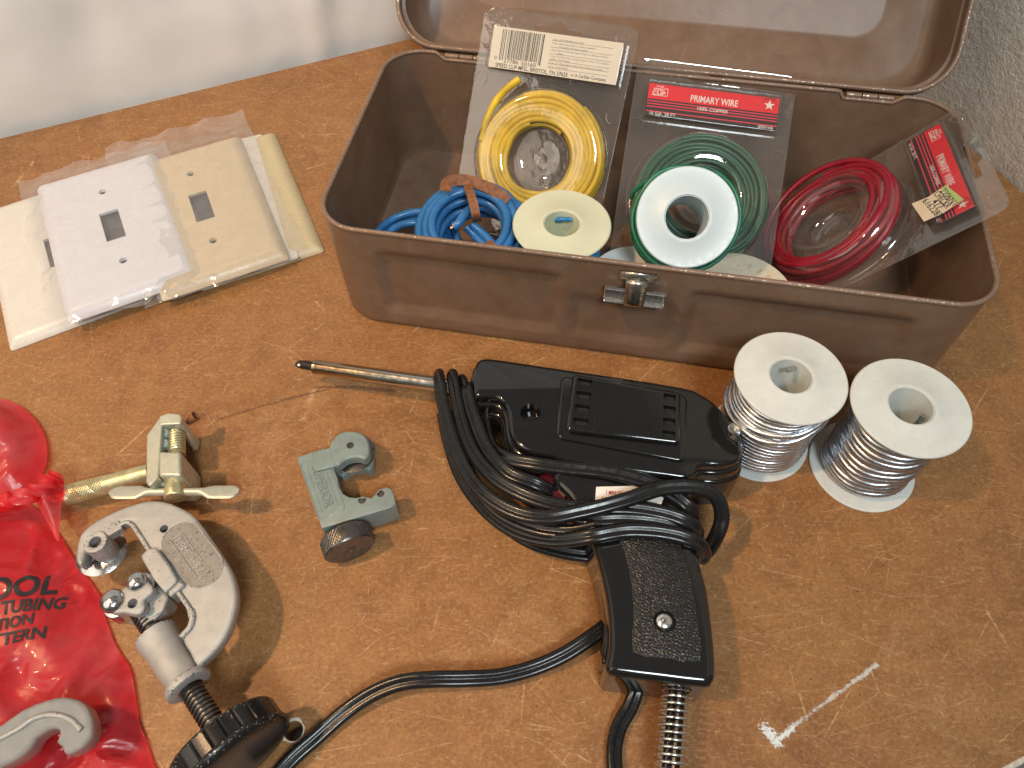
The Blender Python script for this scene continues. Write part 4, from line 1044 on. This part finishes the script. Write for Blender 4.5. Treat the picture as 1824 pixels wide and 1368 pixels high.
obj('rivet_head', mb, M_steel, t)
mb = MB()
for q_, r in (((243, 1036), .52), ((200, 1070), .56)):
    c = at(*q_, 2.9); mb.cyl((c.x, c.y, 1.62), (c.x, c.y, 2.5), r, seg=28, bev=.06)
obj('roller', mb, M_steel, t)
mb = MB(); mb.cyl(at(236, 1075, 1.7), at(236, 1075, 2.5), .17, seg=12); obj('pin', mb, M_steeldark, t)
mb = MB(); mb.prism(pp([(238, 1093), (276, 1068), (292, 1088), (258, 1122)], 2.3), 1.5, 2.35); obj('screw_block', mb, M_silver, t, bevel=.1, seg=3)

# ------------------------------------------------------------------ flaring tool (yellow zinc)
t = thing('flaring_tool', 'yellow zinc plated flaring tool with a wing screw and knurled handle, above the pipe cutter', 'flaring tool', Matrix.Translation(at(300, 820, 0)))
ya, yb_ = at(303, 858, 2.0), at(303, 745, 2.0); ydir = (yb_ - ya).normalized(); MY = frame(V((ya.x, ya.y, 0)), V((ydir.y, -ydir.x, 0)), z=(0, 0, 1))
inv = MY.inverted(); LY = lambda px, py, z: (inv @ at(px, py, z)).to_2d()
# left cheek
zt = 2.5
q = [LY(261, 775, zt), LY(285, 742, zt), LY(290, 742, zt), LY(284, 852, zt - .1), LY(266, 866, zt), LY(260, 855, zt)]
mb = MB(); mb.prism(q, .3, zt, MY); obj('yoke', mb, M_zincpale, t, bevel=.07, seg=3)
q = [LY(284, 742, zt), LY(300, 736, zt), LY(320, 738, zt), LY(325, 744, zt), LY(322, 756, zt), LY(284, 758, zt)]
mb = MB(); mb.prism(q, .3, zt + .05, MY); obj('bridge', mb, M_zincpale, t, bevel=.07, seg=3)
q = [LY(284, 806, zt), LY(324, 806, zt), LY(324, 846, zt), LY(331, 858, zt), LY(318, 862, zt), LY(284, 862, zt)]
mb = MB(); mb.prism([LY(284, 806, zt), LY(324, 806, zt), LY(324, 850, zt), LY(284, 850, zt)], .4, zt + .12, MY); obj('nut_block', mb, M_zincpale, t, bevel=.12, seg=2)
mb = MB(); mb.prism([LY(264, 862, 1.6), LY(286, 846, 1.6), LY(322, 846, 1.6), LY(338, 862, 1.6), LY(335, 872, 1.6), LY(270, 872, 1.6)], .3, 2.0, MY)
mb.prism([LY(322, 815, 1.6), LY(338, 826, 1.6), LY(339, 866, 1.6), LY(322, 866, 1.6)], .2, 1.6, MY)
mb.prism([LY(322, 757, 1.6), LY(337, 758, 1.6), LY(336, 775, 1.6), LY(324, 780, 1.6)], .2, 1.7, MY); obj('base_block', mb, M_zincpale, t, bevel=.1, seg=2)
mb = MB()
for yy in (769, 789):
    mb.prism([LY(282, yy - 8, 2.3), LY(298, yy - 10, 2.3), LY(305, yy, 2.3), LY(296, yy + 8, 2.3), LY(282, yy + 9, 2.3)], .8, 2.3, MY)
obj('jaw', mb, M_zincblue, t, bevel=.1, seg=1)
mb = MB(); thread(mb, at(315, 812, 1.9), at(315, 772, 1.9), .36, .13, .05); mb.cyl(at(314, 772, 1.9), at(314, 756, 1.9), .25, seg=16); obj('screw', mb, M_zinc, t)
mb = MB(); mb.cyl(at(313, 852, 1.9), at(312, 888, 1.9), .44, .46, seg=28, bev=.08); obj('collar', mb, M_zinc, t)
a_, b_ = at(196, 877, 1.9), at(426, 876, 1.9); L_ = (b_ - a_).length; Mw = frame(a_, b_ - a_, z=(0, .3, 1)); mb = MB(); rg = []
for s in range(33):
    f = s / 32; e = min(f, 1 - f) * 2
    fl = 1 - sst(.42, .60, e); wy = .17 + (.20 * fl * sqrt(max(0, min(1, e / .12 + .05)))) - .10 * (e < .03); wz = .19 - .11 * fl
    rg.append([(f * L_, wy * cos(a), wz * sin(a)) for a in [2 * pi * k_ / 14 for k_ in range(14)]])
rings_mesh(mb, rg, Mw); obj('wing_handle', mb, M_zincpale, t, angle=50)
a_, b_ = at(268, 842, 1.1), at(78, 893, .75); mb = MB(); mb.cyl(a_, b_, .43, seg=32); rod = obj('handle_rod', mb, M_zinc, t)
mb = MB(); hx_ = (b_ - a_); Lr = hx_.length; Mr = axis_frame(a_, hx_, (0, 0, 1))
for sgn in (1, -1):
    for k_ in range(16):
        n_ = 60; mb.tube([Mr @ V((.43 * cos(2 * pi * k_ / 16 + sgn * s * .16), .43 * sin(2 * pi * k_ / 16 + sgn * s * .16), 2.0 + (Lr - 2.0) * s / n_)) for s in range(n_ + 1)], .028, 4)
obj('knurling', mb, M_zinc, rod)
mb = MB(); a_ = at(335, 752, 1.5); b_ = at(347, 742, 1.7); mb.lathe([(.14, 0), (.16, .0), (.24, .5), (.20, .5), (.12, .02)], axis_frame(a_, b_ - a_), 20); obj('spout', mb, M_tie, t)

# ------------------------------------------------------------------ soldering gun
GZ = 3.3
MG = frame(at(1080, 780, 0), at(1220, 692, GZ) - at(852, 640, GZ), z=(0, 0, 1)); MG.translation = V((at(1080, 780, 0).x, at(1080, 780, 0).y, 0))
x_ = MG.col[0].to_3d(); x_.z = 0; MG = frame(MG.translation, x_, z=(0, 0, 1))
t = thing('soldering_gun', 'glossy black pistol-shaped soldering gun wrapped in its own cord', 'soldering gun', MG)
hous = [(845, 655), (850, 642), (862, 637), (885, 638), (1000, 655), (1110, 671), (1215, 688), (1245, 698), (1275, 718), (1296, 742), (1310, 765), (1321, 775), (1322, 800), (1318, 818), (1300, 826), (1280, 829), (1258, 828), (1244, 832), (1234, 844), (1222, 852), (1190, 848), (1100, 836), (1010, 820),
        (985, 812), (950, 805), (925, 795), (912, 778), (906, 758), (904, 735), (898, 718), (885, 708), (865, 706), (846, 704), (843, 680)]
PH = smooth_poly(pp(hous, GZ), 2)
ch_ = at(945, 735, GZ)
mb = MB(); mb.rprism(PH, 1.9, GZ, .20, holes=[circle(ch_.x, ch_.y, .44, 28)]); hs = obj('housing', mb, M_blackgloss, t)
mb = MB(); mb.rprism(offset_poly(PH, .16), 1.2, 2.8, .18); obj('housing_rib', mb, M_blackgloss, t)
mb = MB(); mb.rprism(offset_poly(PH, .30), .05, 2.2, .22); obj('lower_housing', mb, M_blackgloss, t)
# raised panel
outer = round_poly(pp([(999, 671), (1224, 707), (1219, 826), (990, 782)], GZ), .35, 5)
mb = MB(); mb.rprism(outer, GZ - .05, GZ + .15, .12); obj('panel_frame', mb, M_blackgloss, hs)
zp = GZ + .42
q4 = [at(*p, zp) for p in ((1020, 664), (1213, 697), (1212, 790), (1008, 766))]
def Q(u, v_): # bilinear on panel, u right, v down
    a = q4[0].lerp(q4[1], u); b = q4[3].lerp(q4[2], u); return a.lerp(b, v_).to_2d()
inner = round_poly([Q(0, 0), Q(1, 0), Q(1, 1), Q(0, 1)], .25, 5)
holes = []
for i in range(4):
    v0 = .07 + i * .235; v1 = v0 + .115
    holes.append([Q(.055, v0), Q(.19, v0), Q(.19, v1), Q(.055, v1)])
    holes.append([Q(.845, v0 + .02), Q(.955, v0 + .02), Q(.955, v1 + .02), Q(.845, v1 + .02)])
mb = MB(); mb.rprism(inner, GZ + .10, zp, .16, holes=holes); pn = obj('vent_panel', mb, M_blackgloss, hs)
mb = MB(); mb.prism([Q(.03, .04), Q(.97, .04), Q(.97, .96), Q(.03, .96)], GZ + .151, GZ + .16); obj('slot_shade_sheet', mb, M_dark, pn)  # matte black sheet stands in for the shade inside the vent slots
mb = MB(); mb.prism(round_poly([Q(.24, .1), Q(.80, .1), Q(.80, .97), Q(.24, .97)], .15, 4), zp - .02, zp + .015); tp = obj('embossed_plate', mb, M_blackgloss, pn, bevel=.01)
# screw recess at the back end
mb = MB(); c = at(1302, 772, 2.9); mb.lathe([(.02, 2.95), (.2, 2.95), (.34, 2.88), (.36, 2.4)], Matrix.Translation((c.x, c.y, .36)), 20); 
c = at(1308, 796, 2.6); mb.lathe([(.001, .3), (.2, .28), (.3, .1), (.3, -.1)], axis_frame(c, (.8, -.3, .6)), 20); obj('rear_screw', mb, M_chrome, hs)
# handle
hz = 2.95
hand = [(985, 850), (1010, 880), (1035, 920), (1052, 960), (1066, 1000), (1078, 1050), (1085, 1100), (1086, 1150), (1080, 1185), (1084, 1197), (1100, 1203), (1180, 1213), (1255, 1222), (1270, 1216), (1276, 1200), (1275, 1160), (1270, 1110), (1262, 1050), (1250, 1005), (1240, 975), (1228, 930), (1222, 880), (1210, 835), (1100, 820), (1000, 810)]
PHd = smooth_poly(pp(hand, hz), 2)
mb = MB(); c = at(1184, 1107, hz + .04); mb.rprism(PHd, .05, hz, .34, n=6, holes=[circle(c.x, c.y, .43, 24)]); hd = obj('handle', mb, M_blackgloss, t)
mb = MB(); mb.rprism(smooth_poly(pp([(1052, 960), (1035, 925), (1015, 895), (1040, 890), (1064, 960), (1078, 1040), (1090, 1110), (1088, 1170), (1072, 1180), (1078, 1110), (1068, 1040)], 1.9), 2), .05, 1.9, .2); obj('handle_front', mb, M_blackgloss, hd)
grip = [(1090, 930), (1112, 985), (1124, 1040), (1128, 1100), (1127, 1162), (1180, 1172), (1248, 1178), (1246, 1120), (1238, 1060), (1226, 1010), (1208, 955), (1190, 900), (1085, 890)]
zg = hz + .04; c = at(1184, 1107, zg)
mb = MB(); mb.rprism(smooth_poly(pp(grip, zg), 2), hz - .1, zg + .02, .05, holes=[circle(c.x, c.y, .40, 24)]); obj('grip_panel', mb, M_pebble, hd)
mb = MB(); mb.lathe([(.42, zg + .03), (.37, zg - .05), (.36, zg - .09), (0.001, zg - .085)], Matrix.Translation((c.x, c.y, 0)), 28); obj('screw_recess', mb, M_blackplastic, hd)
mb = MB(); mb.lathe([(.33, zg - .08), (.32, zg + .02), (.24, zg + .10), (.1, zg + .12), (.04, zg + .05), (.001, zg + .05)], Matrix.Translation((c.x - .02, c.y, 0)), 28)
for a in (0.5, 0.5 + pi / 2): mb.box((0, 0, 0), (.30, .04, .02), Matrix.Translation((c.x - .02, c.y, zg + .115)) @ Matrix.Rotation(a, 4, 'Z'))
obj('screw', mb, M_chrome, hd)
# trigger and sticker
mb = MB(); mb.prism(smooth_poly(pp([(960, 845), (985, 838), (1012, 850), (1015, 880), (1000, 895), (975, 888), (962, 868)], 2.4), 2), .8, 2.4); obj('trigger', mb, M_trigger, t, bevel=.15, seg=3)
mb = MB(); mb.prism(pp([(1062, 867), (1191, 864), (1175, 905), (1060, 892)], hz + .05), hz + .03, hz + .05); stk = obj('rating_sticker', mb, M_inkwhite, t)
mb = MB()
for s, a_, b_, hh in (('1 MINUTE ON', (1080, 878), (1120, 882), .17), ('1184B  D:', (1072, 889), (1110, 892), .16)):
    pa, pb = at(*a_, hz + .06), at(*b_, hz + .06); ang = atan2(pb.y - pa.y, pb.x - pa.x)
    text(mb, s, 0, -.05, (pb - pa).length, hh, Matrix.Translation((pa.x, pa.y, 0)) @ Matrix.Rotation(ang, 4, 'Z'), hz + .062, .02)
obj('lettering', mb, M_inkred, stk)
# barrel
a_, b_ = at(558, 653, 1.75), at(850, 694, 1.75); Mb = axis_frame(a_, b_ - a_)
bt = MB(); bt.lathe([(.001, 0), (.30, 0), (.345, .03), (.355, .15), (.345, .22), (.345, (b_ - a_).length)], Matrix(), 36)
Mb2 = frame(a_, b_ - a_, z=(0, 0, 1)); bar = None
me_ = MB(); me_.v = [Mb2 @ V((p.z, p.x, p.y)) for p in bt.v]; me_.f = bt.f
o = obj('barrel', me_, M_barrel, t)
for mt in (M_barrel,):
    for nd in mt.node_tree.nodes:
        if nd.type == 'MAPPING': nd.inputs['Location'].default_value = (-(MG.inverted() @ a_).x, 0, 0)
mb = MB(); q0, q1, q2, q3 = at(560, 653, 1.75), at(545, 650, 1.75), at(533, 649, 1.72), at(526, 650, 1.70)
mb.tube([q0, q1, q2, q3], .22, 14, scale=[1, 1, .9, .25]); tip = obj('tip', mb, M_burnt, t)
mb = MB(); q1 = at(533, 650, 1.9); mb.lathe([(.001, -.1), (.09, -.06), (.12, 0), (.09, .06), (.001, .1)], Matrix.Translation(q1), 12); obj('solder_blob', mb, M_chrome, tip)
# cord: twin flex
TW = []; rr_, sp_ = .165, .150
for cx in (-sp_, sp_):
    pass
def twin():
    n = 9; out = []
    for k_ in range(n): a = -pi / 2 - .55 + 0 - (-0) ; 
    for k_ in range(n + 1): a = radians(-140 + 280 * k_ / n); out.append((sp_ + rr_ * cos(a), rr_ * sin(a)))
    for k_ in range(n + 1): a = radians(40 + 280 * k_ / n); out.append((-sp_ + rr_ * cos(a), rr_ * sin(a)))
    return out
TW = twin()
cm = MB()
def cord(pts, up=(0, 0, 1), n=8):
    P3 = catmull([at(x, y, z) for x, y, z in pts], n)
    if isinstance(up, list):
        U = catmull([V(u) for u in up], n)
    else: U = up
    cm.sweep(P3, TW, U)
side = V((-.6, -.5, .5))
def ups(n, a=(-.55, -.2, .75), b=(0, -.25, 1)): return [V(a).lerp(V(b), i / (n - 1)) for i in range(n)]
cords = [
 [(792, 700, .8), (783, 680, 1.8), (781, 668, 2.4), (784, 690, 2.7), (793, 735, 2.6), (812, 800, 2.6), (845, 862, 2.8), (900, 905, 3.0), (965, 922, 3.2), (1040, 910, 3.4), (1110, 892, 3.5), (1180, 870, 3.5), (1240, 868, 3.4), (1275, 884, 3.1), (1286, 920, 2.5), (1276, 955, 1.9), (1256, 985, 1.0), (1235, 990, .4)],
 [(812, 700, .8), (806, 685, 1.8), (805, 668, 2.5), (810, 695, 2.7), (820, 745, 2.6), (842, 805, 2.6), (880, 850, 2.8), (935, 882, 3.0), (1000, 902, 3.1), (1060, 905, 3.15), (1120, 905, 3.2), (1180, 914, 3.2), (1225, 930, 3.05), (1242, 950, 2.4), (1240, 965, 1.2)],
 [(850, 720, .8), (842, 700, 1.8), (836, 690, 2.4), (832, 695, 2.8), (845, 745, 2.7), (868, 800, 2.6), (905, 842, 2.7), (955, 862, 2.7), (990, 880, 2.2)],
 [(788, 735, 1.4), (800, 790, 1.4), (822, 850, 1.4), (862, 905, 1.6), (915, 945, 1.9), (980, 962, 2.4), (1050, 956, 3.2), (1120, 945, 3.3), (1190, 950, 3.3), (1238, 965, 3.1), (1254, 985, 2.4), (1246, 1000, 1.4)],
 [(800, 745, .8), (812, 810, .8), (838, 868, .8), (880, 920, .8), (940, 962, .8), (1000, 982, .8), (1060, 990, .8), (1110, 990, .7)],
 [(870, 700, 2.0), (862, 740, 2.2), (872, 790, 2.2), (900, 815, 2.6), (950, 826, 2.9), (1010, 834, 3.0), (1080, 841, 3.1), (1150, 858, 3.15), (1200, 882, 3.1), (1228, 905, 2.9), (1236, 925, 2.2)],
 [(826, 700, 1.0), (822, 684, 2.0), (822, 680, 2.5), (832, 720, 2.5), (855, 790, 2.3), (885, 835, 2.3), (930, 868, 2.4), (990, 905, 2.6), (1050, 925, 3.0), (1110, 925, 3.1), (1170, 930, 3.1), (1222, 945, 2.8), (1235, 960, 1.8)],
 [(806, 760, 2.0), (822, 815, 2.0), (850, 868, 2.0), (890, 912, 2.1), (950, 940, 2.4), (1010, 948, 2.7), (1060, 940, 3.0)],
]
for c_ in cords: cord(c_, ups(len(c_)))
cord([(1130, 1060, .45), (1100, 1098, .5), (1082, 1113, .6), (1050, 1137, .7), (1005, 1166, .6), (950, 1190, .5), (890, 1205, .6), (830, 1209, .8), (770, 1210, .9), (715, 1216, .8), (665, 1235, .6), (615, 1268, .4), (565, 1312, .3), (520, 1352, .25), (480, 1400, .25)], (0, -.3, 1))
cord([(1140, 1180, .9), (1136, 1205, .8), (1133, 1230, .5), (1122, 1260, .35), (1105, 1290, .3), (1096, 1320, .3), (1094, 1350, .3), (1098, 1400, .3)], (.35, 0, 1))
sA, sB = at(1208, 1205, 1.5), at(1192, 1400, 1.2)
cm.sweep([sA, sA.lerp(sB, .5), sB], TW, (0, 0, 1))
obj('power_cord', cm, M_cord, t, angle=50)
mb = MB(); L_ = (sB - sA).length; Ms = axis_frame(sA, sB - sA, (0, 0, 1)); tn = 15; n_ = tn * 24
mb.tube([Ms @ V(((.52 + .06 * (i / n_)) * cos(2 * pi * i / 24), (.52 + .06 * (i / n_)) * sin(2 * pi * i / 24), L_ * (i / n_))) for i in range(n_ + 1)], .055, 8)
obj('spring', mb, M_chrome, t)

# ------------------------------------------------------------------ red bag
bag = thing('plastic_bag', 'crumpled red plastic bag with black printing at the left edge', 'bag', Matrix.Translation(at(60, 1100, 0)))
def pdist(p, P):
    ins = False; dm = 1e9; n = len(P)
    for i in range(n):
        a, b = P[i], P[(i + 1) % n]; ab = b - a; tt = max(0, min(1, (p - a).dot(ab) / ab.length_squared)); dm = min(dm, (p - a - ab * tt).length)
        if (a.y > p.y) != (b.y > p.y) and p.x < (b.x - a.x) * (p.y - a.y) / (b.y - a.y) + a.x: ins = not ins
    return dm if ins else -dm
prt = at(40, 1095, 1.3).to_2d()
def puff(name, outline, z0, hmax, rise, seed, res=.13, wr=.5, extra=None, sc=.30):
    P = smooth_poly(pp(outline, z0), 3); xs = [p.x for p in P]; ys = [p.y for p in P]
    x0, x1, y0, y1 = min(xs), max(xs), min(ys), max(ys); nx, ny = int((x1 - x0) / res), int((y1 - y0) / res)
    def hf(p, top=True):
        d = pdist(p, P)
        if d < -res * .8: return None
        e = sst(0, rise, max(0, d)) ; q = V((p.x * sc, p.y * sc, seed)); q += V((noise.noise(q * 1.1), noise.noise(q * 1.1 + V((7, 0, 0))), 0)) * .6
        vo = noise.voronoi(q)[0]; cr = 1 - min(1, (vo[1] - vo[0]) * 2.2)
        v2 = noise.voronoi(q * 2.3 + V((3, 1, 0)))[0]; c2 = 1 - min(1, (v2[1] - v2[0]) * 2.5)
        pm = 1 - .75 * math.exp(-((p - prt).length / 2.2) ** 2)
        h = hmax * e * (.72 + .5 * pm * noise.noise(q * .9)) + pm * wr * (cr - .35) * e + pm * wr * .55 * (c2 - .3) * sst(0, .5, max(0, d))
        if extra: h += extra(p) * e
        return max(z0 + (.05 if top else 0) + h, .03)
    mb = MB()
    def fn(u, v_):
        p = V((x0 - res + u * (x1 - x0 + 2 * res), y0 - res + v_ * (y1 - y0 + 2 * res))); d = pdist(p, P)
        if d < -res * 1.1: return None
        if d < 0:
            # snap to boundary
            best = min(((p - (P[i] + (P[(i + 1) % len(P)] - P[i]) * tt)).length, P[i] + (P[(i + 1) % len(P)] - P[i]) * tt) for i in range(len(P)) for tt in (0, .33, .66)); p = best[1]
        z = hf(p); return V((p.x, p.y, z if z is not None else z0))
    mb.grid(nx + 2, ny + 2, fn)
    o = obj(name, mb, M_bag, bag, angle=70); return o, hf
tool_p = at(60, 1310, 2.2).to_2d()
main = [(-120, 880), (-20, 895), (40, 893), (75, 915), (112, 962), (140, 1008), (178, 1060), (190, 1105), (207, 1150), (232, 1190), (240, 1225), (246, 1262), (250, 1290), (262, 1320), (276, 1368), (285, 1420), (-120, 1450), (-200, 1150)]
def extra(p):
    d = (p - tool_p).length; return -.25 * (1 - sst(1.5, 4.0, d))
bm_, hf = puff('body', main, .15, 1.25, 2.6, 4, extra=extra)
puff('upper_lobe', [(-120, 730), (-20, 712), (20, 716), (52, 736), (76, 768), (85, 800), (82, 832), (66, 862), (40, 885), (-20, 905), (-120, 900)],   .25, 1.15, 1.5, 11, res=.14, wr=.2)
mb = MB()
neck = catmull([at(-80, 915, 1.6), at(-10, 899, 1.8), (at(30, 889, 1.9)), at(60, 876, 1.9), at(85, 861, 1.9), at(103, 850, 1.8)], 8)
mb.sweep(neck, [((.36 + .10 * cos(3 * a)) * cos(a), (.30 + .1 * cos(3 * a)) * sin(a)) for a in [2 * pi * k_ / 18 for k_ in range(18)]], [V((sin(i * .32), 0, cos(i * .32))) for i in range(len(neck))])
obj('twisted_neck', mb, M_bag, bag, angle=60)
puff('tail', [(60, 872), (82, 856), (100, 842), (113, 850), (115, 872), (110, 905), (107, 945), (104, 966), (88, 935), (70, 905)], 1.25, .5, .6, 21, res=.09, wr=.25, sc=.7)
# printed lettering following the film
mb = MB()
for s, a_, b_, hh in (('TOOL', (-50, 1080), (88, 1049), .86), ('FOR TUBING', (-62, 1106), (104, 1077), .50), ('ACTION', (-52, 1132), (57, 1109), .42), ('PATTERN', (-58, 1158), (77, 1134), .44)):
    pa, pb = at(*a_, 1.2), at(*b_, 1.2); ang = atan2(pb.y - pa.y, pb.x - pa.x)
    tm = MB(); text(tm, s, 0, 0, (pb - pa).length, hh, Matrix.Translation((pa.x, pa.y, 0)) @ Matrix.Rotation(ang, 4, 'Z'), 0, .035)
    bmx = bmesh.new(); vs = [bmx.verts.new(p) for p in tm.v]
    for f in tm.f:
        try: bmx.faces.new([vs[i] for i in f])
        except ValueError: pass
    bmesh.ops.triangulate(bmx, faces=bmx.faces); 
    for _ in range(2):
        ed = [e for e in bmx.edges if e.calc_length() > .22]
        if ed: bmesh.ops.subdivide_edges(bmx, edges=ed, cuts=1); bmesh.ops.triangulate(bmx, faces=bmx.faces)
    bmx.verts.index_update()
    vv = []
    for v in bmx.verts:
        z = hf(v.co.to_2d()); vv.append(V((v.co.x, v.co.y, (z if z else 1.6) + .035)))
    mb.add(vv, [tuple(x.index for x in f.verts) for f in bmx.faces]); bmx.free()
obj('lettering', mb, M_ink, bm_)
# silver tool showing in the bag
t = thing('pipe_clamp', 'rough cast silver hooked tool in the lower part of the red bag', 'hand tool', Matrix.Translation(at(70, 1310, 1.2)))
sl = [(-60, 1330), (0, 1290), (40, 1262), (80, 1246), (110, 1240), (138, 1246), (156, 1264), (163, 1290), (160, 1312), (146, 1330), (116, 1345), (108, 1330), (98, 1322), (104, 1308), (100, 1298), (84, 1300), (62, 1314), (52, 1332), (30, 1350), (0, 1366), (-60, 1390)]
mb = MB(); mb.rprism(smooth_poly(pp(sl, 2.4), 2), 1.5, 2.4, .2, both=True); obj('hook', mb, M_cast, t)
mb = MB(); mb.tube(catmull([at(x, y, 2.42) for x, y in ((-40, 1335), (30, 1300), (60, 1280), (95, 1273), (125, 1282), (145, 1300))], 5), .10, 8); obj('raised_rib', mb, M_silver, t)
